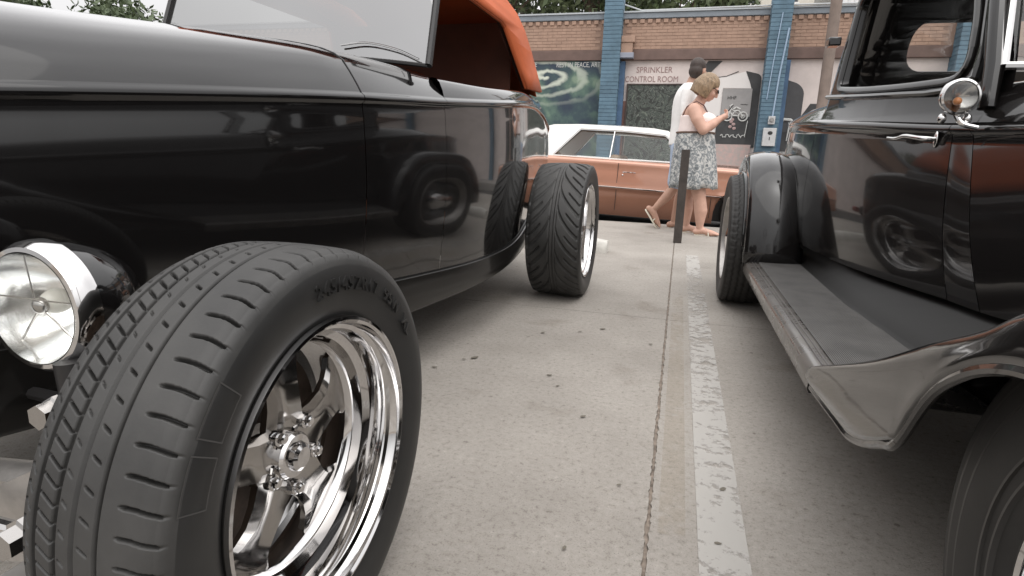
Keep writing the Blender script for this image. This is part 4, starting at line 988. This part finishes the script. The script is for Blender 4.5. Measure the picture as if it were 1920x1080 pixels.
def head(mb, c, face, down_tilt, s=1.0, yaw=0.):
    """skull, jaw, nose, lips, ears around centre c looking along +x tilted down by down_tilt"""
    M_ = Matrix.Rotation(yaw, 3, 'Z') @ Matrix.Rotation(down_tilt, 3, 'Y')
    def T(p): return tuple(Vector(c)+M_ @ (Vector(p)*s))
    rot = M_
    mb.ell(T((-.012, 0, .025)), (.095*s, .074*s, .092*s), 20, 14, rot); mb.ell(T((.035, 0, -.035)), (.058*s, .058*s, .075*s), 16, 12, rot)
    mb.ell(T((.062, 0, -.085)), (.026*s, .03*s, .022*s), 12, 8, rot)              # chin
    mb.tube([T((.088, 0, .018)), T((.106, 0, -.012)), T((.114, 0, -.030)), T((.094, 0, -.036))], [.008*s, .011*s, .013*s, .009*s], 8)   # nose
    mb.ell(T((.090, 0, -.058)), (.013*s, .022*s, .007*s), 10, 6, rot); mb.ell(T((.087, 0, -.068)), (.012*s, .019*s, .007*s), 10, 6, rot)
    for sg in (-1, 1):
        mb.ell(T((-.005, sg*.075, -.005)), (.018*s, .008*s, .030*s), 10, 8, rot)
        mb.ell(T((.083, sg*.03, .024)), (.012*s, .026*s, .010*s), 10, 6, rot)
        mb.ell(T((.070, sg*.042, -.028)), (.022*s, .016*s, .02*s), 10, 6, rot)
    return T, M_

def woman():
    Y = 6.93; w_ = empty('person', (.15, Y, 0))
    tag(w_, 'woman with blonde bob in pale tank top and grey floral skirt looking at her phone', 'person')
    b_ = MB()
    c = (.205, Y, 1.575); T, M_ = head(b_, c, 1, R(32), 1.12)
    limb(b_, [(.165, Y, 1.50), (.125, Y, 1.43), (.09, Y, 1.36)], [.056, .060, .075])
    # torso (full figure)
    torso(b_, ((1.42, .085, .05, .10), (1.38, .08, .085, .175), (1.32, .085, .125, .195), (1.22, .105, .150, .185), (1.12, .10, .160, .18), (1.0, .11, .185, .20), (.86, .12, .205, .215), (.78, .13, .18, .20)), Y)
    b_.ell((.20, Y-.08, 1.235), (.105, .09, .085)); b_.ell((.20, Y+.08, 1.235), (.105, .09, .085))
    # near (right) arm: upper arm down, forearm forward up
    limb(b_, [(.075, Y-.185, 1.335), (.12, Y-.235, 1.23), (.185, Y-.25, 1.13)], [.070, .064, .056])
    limb(b_, [(.185, Y-.25, 1.13), (.27, Y-.20, 1.19), (.345, Y-.12, 1.255)], [.055, .046, .030])
    hand(b_, (.345, Y-.12, 1.255), (.8, .45, .45), (0, .4, 1), 1.0)
    limb(b_, [(.085, Y+.185, 1.335), (.13, Y+.235, 1.23), (.19, Y+.24, 1.13)], [.068, .062, .055])
    limb(b_, [(.19, Y+.24, 1.13), (.28, Y+.15, 1.19), (.35, Y+.04, 1.25)], [.054, .045, .030])
    hand(b_, (.35, Y+.04, 1.25), (.8, -.3, .45), (0, -.4, 1), 1.0)
    # legs
    limb(b_, [(.16, Y-.09, .80), (.20, Y-.09, .50), (.225, Y-.09, .40), (.25, Y-.09, .27), (.255, Y-.09, .09)], [.115, .080, .068, .072, .038])
    limb(b_, [(.12, Y+.10, .80), (.10, Y+.11, .50), (.09, Y+.11, .40), (.10, Y+.11, .27), (.11, Y+.11, .09)], [.115, .080, .068, .072, .038])
    h1 = foot(b_, (.262, Y-.09, .085), (1, -.1, 0)); h2 = foot(b_, (.115, Y+.11, .085), (1, .1, 0))
    remeshed(b_, 'body', skin, w_, .008, 4)
    shoe('sandal', *h1, w_); shoe('sandal', *h2, w_)
    # tank top
    t_ = MB()
    torso(t_, ((1.285, .095, .158, .198), (1.22, .107, .168, .200), (1.12, .10, .172, .192), (1.07, .105, .178, .197), (1.0, .11, .18, .20)), Y)
    t_.ell((.205, Y-.08, 1.225), (.12, .105, .095)); t_.ell((.205, Y+.08, 1.225), (.12, .105, .095))
    remeshed(t_, 'tank_top', pink_cotton, w_, .009, 4)
    for sg in (-1, 1):
        MB().tube([(.215, Y+sg*.10, 1.315), (.17, Y+sg*.12, 1.385), (.09, Y+sg*.125, 1.428), (.0, Y+sg*.115, 1.37), (-.035, Y+sg*.10, 1.28)], .007, 6).build('shoulder_strap', mat('dark_strap', (.10, .05, .045), .7), w_)
    # skirt with folds
    rows = []
    for z_, rx, ry, a in ((1.105, .196, .210, 0), (1.09, .200, .214, 0), (1.03, .212, .225, .003), (.92, .222, .235, .010), (.80, .232, .245, .016), (.68, .240, .252, .024), (.57, .246, .258, .030), (.515, .247, .26, .034)):
        row = []
        for j in range(90):
            th = 2*math.pi*j/90; f = 1+a*4*(.5*math.sin(9*th+z_*3)+.5*math.sin(14*th+1.3))*.9
            row.append((.115+.03*(1.07-z_)+rx*math.cos(th)*f, Y+ry*math.sin(th)*f, z_+.012*math.sin(5*th)))
        rows.append(row)
    MB().grid(rows, cv=True, flip=True).build('skirt', floral, w_, ang=180, solid=.006)
    MB().tube([(.115+.200*math.cos(a), Y+.214*math.sin(a), 1.105) for a in np.linspace(0, 2*math.pi, 40)], .010, 6).build('waistband', mat('brown_belt', (.12, .07, .05), .6), w_)
    # hair bob
    h_ = MB()
    h_.ell(T((-.026, 0, .038)), (.118, .097, .106), 20, 14, (R(32), 'Y'))
    for k in range(46):
        a = R(60)+k/45*R(240); rr = .098
        p0 = (-.03+rr*.85*math.cos(a)*.95, rr*.85*math.sin(a), .06); p1 = (-.03+rr*1.08*math.cos(a), rr*1.0*math.sin(a), -.02); p2 = (-.020+rr*1.05*math.cos(a), rr*.92*math.sin(a), -.085-random.uniform(0, .022)); 
        h_.tube([T(p0), T(p1), T(p2)], [.024, .024, .016], 8)
    remeshed(h_, 'hair', hair_b, w_, .007, 5)
    # sunglasses
    for sg in (-1, 1):
        q0 = T((.098, sg*.032, .014)); MB().ell(q0, (.008, .026, .021), 12, 8).build('glasses_lens', satin_black, w_)
        MB().tube([T((.092, sg*.058, .018)), T((-.01, sg*.082, .012))], .0035, 6).build('glasses_arm', satin_black, w_)
    o = MB().box(-.005, .005, -.037, .037, -.075, .075).build('tmp', satin_black)
    me = o.data; bpy.data.objects.remove(o)
    ph = bpy.data.objects.new('phone', me); COL.objects.link(ph); ph.location = (.425, Y-.045, 1.335); ph.rotation_euler = (0, R(35), 0)
    tag(ph, 'dark phone held up in the hands of the blonde woman', 'phone')
floral = bpy.data.materials.new('grey_floral_fabric'); floral.use_nodes = True; n = floral.node_tree; b = n.nodes['Principled BSDF']; b.inputs['Roughness'].default_value = .85
t = n.nodes.new('ShaderNodeTexCoord'); z = n.nodes.new('ShaderNodeTexNoise'); z.inputs['Scale'].default_value = 17; z.inputs['Detail'].default_value = 3; z.inputs['Distortion'].default_value = 2.2
n.links.new(t.outputs['Object'], z.inputs['Vector']); r_ = n.nodes.new('ShaderNodeValToRGB'); e = r_.color_ramp.elements
e[0].position = .38; e[0].color = (.13, .14, .145, 1); e[1].position = .60; e[1].color = (.50, .49, .47, 1)
for p_, c_ in ((.45, (.26, .28, .29)), (.50, (.17, .175, .18)), (.54, (.42, .43, .42))): q = e.new(p_); q.color = (*c_, 1)
r_.color_ramp.interpolation = 'LINEAR'
n.links.new(z.outputs['Fac'], r_.inputs[0]); n.links.new(r_.outputs[0], b.inputs['Base Color'])
woman()

def man():
    Y = 7.38; w_ = empty('person', (0, Y, 0))
    tag(w_, 'tall dark-haired man in white shirt walking just behind the blonde woman', 'person')
    b_ = MB()
    c = (.085, Y, 1.80); T, M_ = head(b_, c, 1, R(14), 1.12, R(62))
    limb(b_, [(.045, Y, 1.72), (.02, Y, 1.65), (0, Y, 1.58)], [.060, .064, .08])
    torso(b_, ((1.66, .01, .06, .10), (1.60, 0, .10, .19), (1.50, -.01, .125, .21), (1.3, -.01, .13, .185), (1.1, -.01, .13, .175), (.9, -.01, .135, .185)), Y)
    for sg in (-1, 1):
        limb(b_, [(0, Y+sg*.215, 1.555), (-.01, Y+sg*.245, 1.40), (.0, Y+sg*.25, 1.27)], [.062, .052, .045])
        wr = (.14, Y+sg*.20, 1.15); limb(b_, [(0, Y+sg*.25, 1.27), (.07, Y+sg*.23, 1.20), wr], [.044, .038, .027])
        hand(b_, wr, (1, 0, -.3), (0, -sg, 0), 1.05)
    # rear leg kicked back, front leg planted
    limb(b_, [(-.01, Y-.09, .92), (-.02, Y-.09, .70), (-.055, Y-.09, .50), (-.13, Y-.09, .39), (-.255, Y-.09, .245)], [.105, .085, .062, .060, .036])
    h1 = foot(b_, (-.265, Y-.09, .225), (.62, 0, -.78), 1.05)
    limb(b_, [(.0, Y+.09, .92), (.02, Y+.09, .70), (.03, Y+.09, .50), (.01, Y+.09, .35), (-.03, Y+.09, .09)], [.105, .085, .062, .062, .038])
    h2 = foot(b_, (-.03, Y+.09, .085), (1, 0, 0), 1.1)
    remeshed(b_, 'body', skin_m, w_, .009, 4)
    shoe('sandal', *h1, w_, 1.05); shoe('sandal', *h2, w_, 1.1)
    s_ = MB()
    torso(s_, ((1.672, .01, .072, .10), (1.62, 0, .108, .19), (1.52, -.01, .142, .222), (1.4, -.015, .150, .212), (1.2, -.012, .150, .20), (1.06, -.012, .158, .205), (.98, -.012, .160, .205)), Y)
    for sg in (-1, 1): limb(s_, [(0, Y+sg*.215, 1.56), (-.01, Y+sg*.25, 1.40), (-.005, Y+sg*.258, 1.32)], [.074, .067, .066])
    remeshed(s_, 'shirt', white_cotton, w_, .010, 4)
    s_ = MB()
    limb(s_, [(-.01, Y-.09, .95), (-.02, Y-.09, .72), (-.045, Y-.09, .56)], [.135, .115, .100]); limb(s_, [(-.005, Y+.09, .95), (.02, Y+.09, .70), (.03, Y+.09, .55)], [.135, .115, .100])
    s_.ell((-.01, Y, .99), (.155, .195, .10)); remeshed(s_, 'shorts', blue_cotton, w_, .010, 3)
    h_ = MB(); h_.ell(T((-.022, 0, .045)), (.108, .086, .098), 20, 14, M_); h_.ell(T((-.05, 0, -.01)), (.075, .080, .085), 16, 10, M_)
    remeshed(h_, 'hair', hair_d, w_, .008, 1)
man()

# ================================================================== BUILDING WITH MURALS
WY = 13.0
def rect(x0, x1, z0, z1, y=WY, r=0):
    return [(x0, z0), (x1, z0), (x1, z1), (x0, z1)]
def flat(name, pts, y, m_, parent, th=.004):
    V, Fs = sheet(pts, []); return MB().add([(u, y, v) for u, v in V], [tuple(reversed(f)) if False else f for f in Fs]).build(name, m_, parent, smooth=False, solid=th)
bd = empty('mural_building', (0, WY, -.03)); tag(bd, 'low tan brick building with blue painted piers and murals across the street', 'building')
MB().box(-14, 14, WY+.04, WY+9, -.03, 3.50).build('wall', white_wall, bd)
MB().box(-14, 14, WY-.06, WY+.2, 3.57, 3.68).build('coping', coping_m, bd, bev=.01)
MB().box(-14, 14, WY-.085, WY+.1, 3.68, 3.71).build('coping_lip', mat('pale_coping_edge', (.42, .45, .47), .5), bd)
MB().box(-14, 14, WY-.02, WY+.05, 3.44, 3.56).build('frieze', tan_mortar, bd)
MB().box(-14, 14, WY-.045, WY+.05, 2.78, 2.985).build('shaded_beam', beam_m, bd, bev=.01)  # beam below the bricks, shadow tone painted in
PIERS = [(-5.6, -5.25), (-1.765, -1.40), (1.37, 1.735), (4.5, 4.86), (7.9, 8.25)]
mb = MB()
for k in range(-70, 70): mb.box(k*.155+.02, k*.155+.105, WY-.055, WY+.0, 3.485, 3.555)
mb.build('dentil_course', tan_brick, bd, smooth=False)['kind'] = 'stuff'
mb = MB()
zc = 2.99; k = 0
while zc < 3.43:
    for i in range(-52, 52):
        x0 = i*.205+(.1 if k % 2 else 0); 
        if any(a-.2 < x0 < b_ for a, b_ in PIERS): continue
        d = random.uniform(0, .006); mb.box(x0+.003, x0+.202, WY-.026-d*.5, WY+.02, zc+.004, zc+.058)
    zc += .062; k += 1
mb.build('brick_band', tan_brick, bd, smooth=False)['kind'] = 'stuff'
MB().box(-14, 14, WY-.02, WY+.03, 2.985, 3.44).build('mortar_backing', tan_mortar, bd)
for a, b_ in PIERS:
    p = MB(); z0 = -.03; k = 0
    while z0 < 4.1:
        d = .0 if k % 2 else .008; p.box(a+d*.4, b_-d*.4, WY-.30+d*.3, WY+.04, z0+.004, z0+.072); z0 += .076; k += 1
    o = p.build('pier', blue_brick, bd, smooth=False)
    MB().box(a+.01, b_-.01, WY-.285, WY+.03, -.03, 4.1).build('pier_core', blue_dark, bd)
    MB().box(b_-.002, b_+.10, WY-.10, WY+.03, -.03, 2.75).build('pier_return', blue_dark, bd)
# corbel beside the left pier
MB().box(-1.40, -1.13, WY-.22, WY-.05, 3.10, 3.22).build('corbel', tan_brick, bd, bev=.006); MB().box(-1.40, -1.17, WY-.20, WY-.05, 2.90, 3.10).build('corbel', tan_brick, bd, bev=.006); MB().box(-1.44, -1.14, WY-.24, WY-.05, 2.80, 2.90).build('corbel', mat('faded_blue_stone', (.28, .30, .36), .8), bd, bev=.006)
# --- galaxy mural in the left bay
gal = bpy.data.materials.new('galaxy_mural_paint'); gal.use_nodes = True; n = gal.node_tree; lk = n.links.new; b = n.nodes['Principled BSDF']; b.inputs['Roughness'].default_value = .8
ge = n.nodes.new('ShaderNodeNewGeometry'); mp = n.nodes.new('ShaderNodeMapping'); mp.vector_type = 'POINT'; mp.inputs['Location'].default_value = (2.98, 0, -2.47); lk(ge.outputs['Position'], mp.inputs[0])
mp2 = n.nodes.new('ShaderNodeMapping'); mp2.inputs['Scale'].default_value = (.85, 0, 2.0); mp2.inputs['Rotation'].default_value = (0, R(8), 0); lk(mp.outputs[0], mp2.inputs[0])
ln = n.nodes.new('ShaderNodeVectorMath'); ln.operation = 'LENGTH'; lk(mp2.outputs[0], ln.inputs[0])
sx = n.nodes.new('ShaderNodeSeparateXYZ'); lk(mp2.outputs[0], sx.inputs[0])
at = n.nodes.new('ShaderNodeMath'); at.operation = 'ARCTAN2'; lk(sx.outputs[2], at.inputs[0]); lk(sx.outputs[0], at.inputs[1])
nz = n.nodes.new('ShaderNodeTexNoise'); nz.inputs['Scale'].default_value = 3.2; nz.inputs['Detail'].default_value = 5; nz.inputs['Distortion'].default_value = .8; lk(ge.outputs['Position'], nz.inputs['Vector'])
m1 = n.nodes.new('ShaderNodeMath'); m1.operation = 'MULTIPLY_ADD'; m1.inputs[1].default_value = 17; lk(ln.outputs['Value'], m1.inputs[0]); lk(at.outputs[0], m1.inputs[2])
m2 = n.nodes.new('ShaderNodeMath'); m2.operation = 'MULTIPLY_ADD'; m2.inputs[1].default_value = 5; lk(nz.outputs['Fac'], m2.inputs[0]); lk(m1.outputs[0], m2.inputs[2])
sn_ = n.nodes.new('ShaderNodeMath'); sn_.operation = 'SINE'; lk(m2.outputs[0], sn_.inputs[0])
arm = n.nodes.new('ShaderNodeValToRGB'); e = arm.color_ramp.elements; e[0].position = .45; e[0].color = (0, 0, 0, 1); e[1].position = 1; e[1].color = (1, 1, 1, 1)
m3 = n.nodes.new('ShaderNodeMath'); m3.operation = 'MULTIPLY_ADD'; m3.inputs[1].default_value = .5; m3.inputs[2].default_value = .5; lk(sn_.outputs[0], m3.inputs[0]); lk(m3.outputs[0], arm.inputs[0])
fall = n.nodes.new('ShaderNodeMapRange'); fall.inputs['From Min'].default_value = .15; fall.inputs['From Max'].default_value = 1.35; fall.inputs['To Min'].default_value = 1; fall.inputs['To Max'].default_value = 0; lk(ln.outputs['Value'], fall.inputs[0])
m4 = n.nodes.new('ShaderNodeMath'); m4.operation = 'MULTIPLY'; lk(arm.outputs[0], m4.inputs[0]); lk(fall.outputs[0], m4.inputs[1])
basec = n.nodes.new('ShaderNodeValToRGB'); e = basec.color_ramp.elements
e[0].position = .36; e[0].color = (.035, .05, .075, 1); e[1].position = .60; e[1].color = (.10, .16, .13, 1); q = e.new(.48); q.color = (.05, .08, .09, 1); q = e.new(.70); q.color = (.20, .27, .20, 1)
nz2 = n.nodes.new('ShaderNodeTexNoise'); nz2.inputs['Scale'].default_value = 2.4; nz2.inputs['Detail'].default_value = 6; lk(ge.outputs['Position'], nz2.inputs['Vector']); lk(nz2.outputs['Fac'], basec.inputs[0])
mx = n.nodes.new('ShaderNodeMix'); mx.data_type = 'RGBA'; mx.inputs[7].default_value = (.60, .64, .54, 1); lk(m4.outputs[0], mx.inputs[0]); lk(basec.outputs[0], mx.inputs[6]); lk(mx.outputs[2], b.inputs['Base Color'])
MB().box(-5.2, -1.77, WY-.01, WY+.02, -.03, 2.775).build('galaxy_mural', gal, bd)
text('mural_lettering', 'REST IN PEACE, ART', .145, (-2.76, WY-.014, 2.655), (R(90), 0, 0), chalk, bd, sx=.72)
text('mural_lettering', 'REST IN PEACE', .14, (-3.85, WY-.014, 2.67), (R(90), 0, 0), chalk, bd, sx=.72)
# --- centre bay
text('wall_lettering', 'SPRINKLER', .162, (-1.08, WY+.037, 2.545), (R(90), 0, 0), text_brown, bd, sx=.93, ext=.003)
text('wall_lettering', 'CONTROL', .162, (-1.30, WY+.037, 2.365), (R(90), 0, 0), text_brown, bd, sx=.80, ext=.003)
text('wall_lettering', 'ROOM', .162, (-.64, WY+.037, 2.365), (R(90), 0, 0), text_brown, bd, sx=.86, ext=.003)
sm = bpy.data.materials.new('scribbled_black_mural'); sm.use_nodes = True; n = sm.node_tree; lk = n.links.new; b = n.nodes['Principled BSDF']; b.inputs['Roughness'].default_value = .8
ge = n.nodes.new('ShaderNodeNewGeometry'); nz = n.nodes.new('ShaderNodeTexNoise'); nz.inputs['Scale'].default_value = 4.5; nz.inputs['Detail'].default_value = 5; nz.inputs['Distortion'].default_value = 3.5; lk(ge.outputs['Position'], nz.inputs['Vector'])
r_ = n.nodes.new('ShaderNodeValToRGB'); e = r_.color_ramp.elements; e[0].position = .40; e[0].color = (.035, .038, .035, 1); e[1].position = .72; e[1].color = (.16, .18, .15, 1)
for p_, c_ in ((.485, (.05, .055, .048)), (.50, (.24, .26, .23)), (.515, (.05, .06, .055)), (.60, (.07, .085, .07))): q = e.new(p_); q.color = (*c_, 1)
lk(nz.outputs['Fac'], r_.inputs[0]); lk(r_.outputs[0], b.inputs['Base Color'])
MB().box(-1.22, .05, WY+.002, WY+.03, -.03, 2.30).build('dark_mural_door', sm, bd)
MB().box(-1.245, -1.215, WY-.01, WY+.035, -.03, 2.325).build('door_frame', mat('dark_trim', (.05, .035, .03), .6), bd); MB().box(-1.22, .08, WY-.01, WY+.035, 2.30, 2.325).build('door_frame', MATS['dark_trim'], bd)
MB().box(-1.395, -1.25, WY+.01, WY+.036, -.03, 1.98).build('rusty_panel', mat('rusty_red_panel', (.16, .085, .07), .8, var=.4, vscale=3), bd)
PY = WY+.034
flat('white_shape', [(.30, 1.35), (.66, 1.35), (.66, 2.25), (1.2, 2.24), (1.15, 2.52), (1.06, 2.56), (.70, 2.47), (.30, 2.42)], PY, white_flat, bd)
flat('painted_strap', [(.08, 2.44), (.33, 2.76), (.60, 2.76), (.22, 2.36)], PY-.003, dark_flat, bd)
MB().tube([(.45, PY, 2.44), (.7, PY, 2.47), (.92, PY, 2.56)], .008, 5).build('painted_line', dark_flat, bd)
flat('dark_arch', roundpoly([(1.055, 2.57), (1.36, 2.50), (1.36, 1.1), (1.18, 1.1), (1.225, 2.2)], [.02, .1, .02, .02, .3]), PY-.006, dark_flat, bd)
MB().box(.665, 1.215, WY+.012, WY+.03, 1.70, 2.235).build('grey_panel', grey_flat, bd); MB().box(.60, 1.20, WY+.014, WY+.03, 1.16, 1.71).build('black_panel', dark_flat, bd)
text('panel_scribble', 'HHF', .09, (.76, WY+.009, 2.03), (R(90), 0, 0), black_flat, bd); text('panel_scribble', '~~', .12, (1.02, WY+.009, 1.90), (R(90), 0, 0), black_flat, bd)
# painted motorcycle: rings and frame strokes
for cx in (.80, 1.09):
    MB().tube([(cx+.085*math.cos(a), WY+.006, 1.70+.085*math.sin(a)) for a in frange(0, 2*math.pi, 25)], .013, 6).build('painted_wheel', chalk, bd)
    MB().tube([(cx+.03*math.cos(a), WY+.006, 1.70+.03*math.sin(a)) for a in frange(0, 2*math.pi, 15)], .008, 6).build('painted_hub', chalk, bd)
for pl in ([(.80, 1.70), (.86, 1.84), (.92, 1.80), (1.0, 1.82), (1.09, 1.70)], [(.86, 1.84), (.83, 1.90), (.88, 1.93)], [(.88, 1.72), (.93, 1.80), (1.02, 1.71), (.88, 1.72)], [(.90, 1.84), (.95, 1.88), (1.03, 1.84)]):
    MB().tube([(x, WY+.006, z_) for x, z_ in pl], .016, 6).build('painted_frame', chalk, bd)
for x, z_ in ((.88, 1.60), (.93, 1.55), (.87, 1.50), (.95, 1.47), (.90, 1.64)): MB().ell((x, WY+.008, z_), (.035, .006, .03)).build('painted_blot', mat('faded_pink_paint', (.38, .27, .26), .9), bd)
MB().tube([(.70+.0125*i+.014*math.sin(i*1.1), WY+.006, 1.32+.030*math.sin(i*.75)+.012*math.sin(i*2.3)) for i in range(40)], .008, 6).build('painted_script', chalk, bd)
MB().tube([(1.19, WY-.0, 1.62), (1.165, WY-.0, 1.33)], .008, 6).build('door_pull', chalk, bd)
MB().box(.58, 1.30, WY+.010, WY+.03, .55, 1.155).build('pink_floral_panel', mat('pink_floral_paint', (.38, .35, .33), .9, color2=(.52, .36, .33), vscale=14), bd)
MB().box(.05, .58, WY+.012, WY+.03, -.03, 1.30).build('lower_wall_panel', mat('grey_green_wall', (.20, .20, .18), .9, var=.2, vscale=3), bd)
# --- right bay
flat('dark_dome', roundpoly([(1.74, 2.43), (2.05, 2.33), (2.16, 2.2), (2.16, 1.45), (1.74, 1.40)], [.02, .15, .08, .1, .02]), PY-.003, mat('slate_mural_paint', (.075, .075, .078), .85, var=.15, vscale=3), bd)
flat('lower_dark_area', [(1.74, .3), (3.2, .3), (3.2, 1.95), (2.3, 1.96), (2.1, 1.62), (1.74, 1.62)], PY, dark_flat, bd)
for x0 in (1.80, 1.96, 2.02, 2.12):
    MB().tube([(x0, PY-.01, 1.60), (x0+.01, PY-.01, 1.50), (x0-.01, PY-.01, 1.10+random.uniform(0, .15))], [.022, .018, .010], 6).build('paint_drip', chalk, bd)
MB().tube([(1.76, PY-.01, 1.58), (1.86, PY-.01, 1.66), (1.98, PY-.01, 1.65), (2.06, PY-.01, 1.58)], .030, 6).build('painted_arc', chalk, bd)
MB().box(1.74, 2.15, WY+.012, WY+.03, .80, 1.04).build('speckled_base', mat('speckled_grey', (.18, .18, .18), .9, color2=(.5, .5, .48), vscale=22), bd)
# pier fittings: conduit, boxes (things fixed on the building)
ct = MB(); y = WY-.315
ct.tube([(1.60, y, 1.66), (1.63, y, 2.4), (1.70, y, 3.28)], .016, 8)
ct.build('tmpc', conduit_m)
o = bpy.data.objects['tmpc']; o.name = 'conduit'; tag(o, 'pale conduit running up the blue pier above the meter box', 'conduit')
MB().tube([(1.46, y, 2.0), (1.50, y, 2.7), (1.56, y, 3.55)], .010, 8).build('conduit', conduit_m); tag(bpy.data.objects['conduit.001'], 'thin blue conduit on the left edge of the right-hand blue pier', 'conduit')
bx = empty('utility_box', (1.57, y, 1.1)); tag(bx, 'grey electrical box with black mark on the blue pier', 'utility box')
MB().box(1.46, 1.695, y-.09, y, 1.13, 1.47).build('housing', box_m, bx, bev=.008); MB().ell((1.585, y-.092, 1.375), (.045, .006, .035)).build('sticker', black_flat, bx); MB().box(1.575, 1.59, y-.095, y-.09, 1.24, 1.30).build('latch', black_flat, bx)
bx = empty('meter_box', (1.57, y, 1.55)); tag(bx, 'small round electric meter above the grey electrical box', 'meter')
MB().box(1.53, 1.65, y-.06, y, 1.54, 1.69).build('housing', box_m, bx, bev=.006); MB().lathe([(-.10, .0001), (-.10, .035), (-.06, .045)], c=(1.59, y, 1.62), axis='y', n=20).build('dial', polish, bx)
# taupe pole right of the building bay with a small bracket lamp
pl = empty('utility_pole', (2.55, 12.3, -.03)); tag(pl, 'taupe brown pole standing at the kerb beside the black coupe cab', 'pole')
MB().tube([(2.37, 12.3, -.03), (2.37, 12.3, 2.0), (2.36, 12.3, 5.2)], .095, 16).build('shaft', taupe, pl)
# roof-line pipe
tag(MB().tube([(-1.40, WY-.05, 3.84), (-1.05, WY-.05, 3.72), (1.6, WY-.1, 3.73), (4, WY-.1, 3.72)], .014, 6).build('roof_pipe', mat('pale_pipe', (.5, .52, .53), .5)), 'thin pale pipe running along the top of the brick parapet', 'pipe')

# ================================================================== BACKGROUND
def house(name, x0, x1, y0, y1, z1, m_, label, wins):
    h = empty(name, ((x0+x1)/2, y0, 0)); tag(h, label, 'building')
    MB().box(x0, x1, y0, y1, 0, z1).build('wall', m_, h); MB().box(x0-.15, x1+.15, y0-.15, y1+.15, z1, z1+.15).build('roof', mat('roof_grey', (.25, .25, .25), .8), h)
    for (a, b_, c, d) in wins:
        MB().box(a, b_, y0-.03, y0-.005, c, d).build('window', mat('dark_window', (.05, .06, .07), .15), h); MB().box(a-.06, b_+.06, y0-.05, y0-.03, c-.08, c).build('window_sill', white_paint, h)
    return h
house('house', 1.0, 4.4, 27, 34, 9, cream, 'pale cream house rising behind the brick parapet', [(1.6, 2.3, 7.0, 8.2), (3.1, 3.8, 7.0, 8.2)])
h2 = house('warehouse', 5.2, 14, 26, 36, 8.4, mat('white_metal_siding', (.66, .66, .66), .5, .0), 'white corrugated metal warehouse behind the parapet', [(8, 9, 5, 6)])
mb = MB()
for k in range(44): mb.box(5.2+k*.2, 5.26+k*.2, 25.96, 26.0, 0, 8.4)
mb.build('rib', mat('white_rib', (.58, .59, .60), .5), h2)['kind'] = 'stuff'
def tree(x, y, h, r_, label, n_=2600, seed=0, leaf=.16):
    rg = np.random.default_rng(seed); t_ = empty('tree', (x, y, 0)); tag(t_, label, 'tree')
    mb = MB(); mb.tube([(x, y, 0), (x+.1, y, h*.3), (x-.05, y, h*.55)], [.28, .2, .13], 9)
    cl_ = []
    for k in range(12):
        a = rg.uniform(0, 6.28); el = rg.uniform(.1, 1.2); d = r_*rg.uniform(.45, .95)
        c = (x+d*math.cos(a)*math.cos(el), y+d*math.sin(a)*math.cos(el), h*.58+d*math.sin(el)*.9); cl_.append(c)
        mb.tube([(x, y, h*.45), ((x+c[0])/2, (y+c[1])/2, (h*.5+c[2])/2+.2), c], [.10, .06, .02], 6)
    mb.build('trunk', bark, t_)
    V = []; 
    per = n_//12
    for c in cl_:
        rr = r_*rg.uniform(.32, .52); d = rg.normal(size=(per, 3)); d /= np.linalg.norm(d, axis=1)[:, None]; P = np.array(c)+d*rr*rg.uniform(.3, 1, (per, 1))**.5*np.array([1, 1, .8])
        u = rg.normal(size=(per, 3)); u /= np.linalg.norm(u, axis=1)[:, None]; v = np.cross(u, d+.01); v /= np.linalg.norm(v, axis=1)[:, None]
        s_ = leaf*rg.uniform(.6, 1.3, (per, 1)); V.append(np.stack([P-u*s_, P+v*s_*.45, P+u*s_, P-v*s_*.45], 1).reshape(-1, 3))
    V = np.concatenate(V); Fs = [(4*i, 4*i+1, 4*i+2, 4*i+3) for i in range(len(V)//4)]
    MB().add(V, Fs).build('crown', leaf_m, t_, smooth=False)
tree(-7.6, 24, 10.5, 3.6, 'leafy green tree above the left mural bay', 5200, 1)
tree(-3.6, 25, 11, 3.8, 'leafy green tree above the parapet beside the left blue pier', 5600, 2)
tree(-.9, 26, 10.4, 3.2, 'leafy green tree between the left blue pier and the cream house', 4600, 3)
tree(-18.6, 12.6, 5.6, 1.8, 'leafy tree seen above the hood of the roadster', 4200, 4)
tree(-24, 22, 7.5, 3.0, 'distant tree behind the windshield post of the roadster', 3600, 5)
# pale van beyond the roadster (seen over its hood and through the glass)
vn = empty('parked_van', (-9.4, 10.6, 0)); tag(vn, 'white van parked far left beyond the roadster windshield', 'van')
ox, oy = -9.4, 10.6
V, Fs = sheet([(-2.4, .35), (2.4, .35), (2.45, 1.0), (2.0, 1.2), (1.45, 2.05), (1.2, 2.12), (-2.35, 2.12), (-2.45, 1.9)], [])
MB().add([(ox+u, oy-.9, v) for u, v in V], Fs).build('body', white_paint, vn, smooth=False, solid=-1.8)
for a, b_ in ((-2.0, -.9), (-.7, .2), (.4, 1.45)):
    MB().box(ox+a, ox+b_, oy-.915, oy-.905, 1.35, 1.85).build('window', MATS['dark_window'], vn)
hubv = bpy.data.meshes['hubcap']
for x0 in (-1.5, 1.55):
    for s in (-1, 1):
        wl = empty('wheel', (ox+x0, oy+s*.82, .33), vn); wl.rotation_euler = (0, 0, R(90)*s); child('tyre', ME_SED, wl); child('hubcap', hubv, wl)
# surroundings behind the photographer (seen only as reflections in the paint)
def pole(x, y, h, label):
    p = empty('power_pole', (x, y, 0)); tag(p, label, 'power pole')
    MB().tube([(x, y, 0), (x, y, h)], [.16, .11], 10).build('shaft', bark, p); MB().box(x-1.1, x+1.1, y-.06, y+.06, h-.9, h-.75).build('crossarm', bark, p)
pole(9.5, -4.5, 9.5, 'tall wooden power pole with one crossarm behind the photographer')
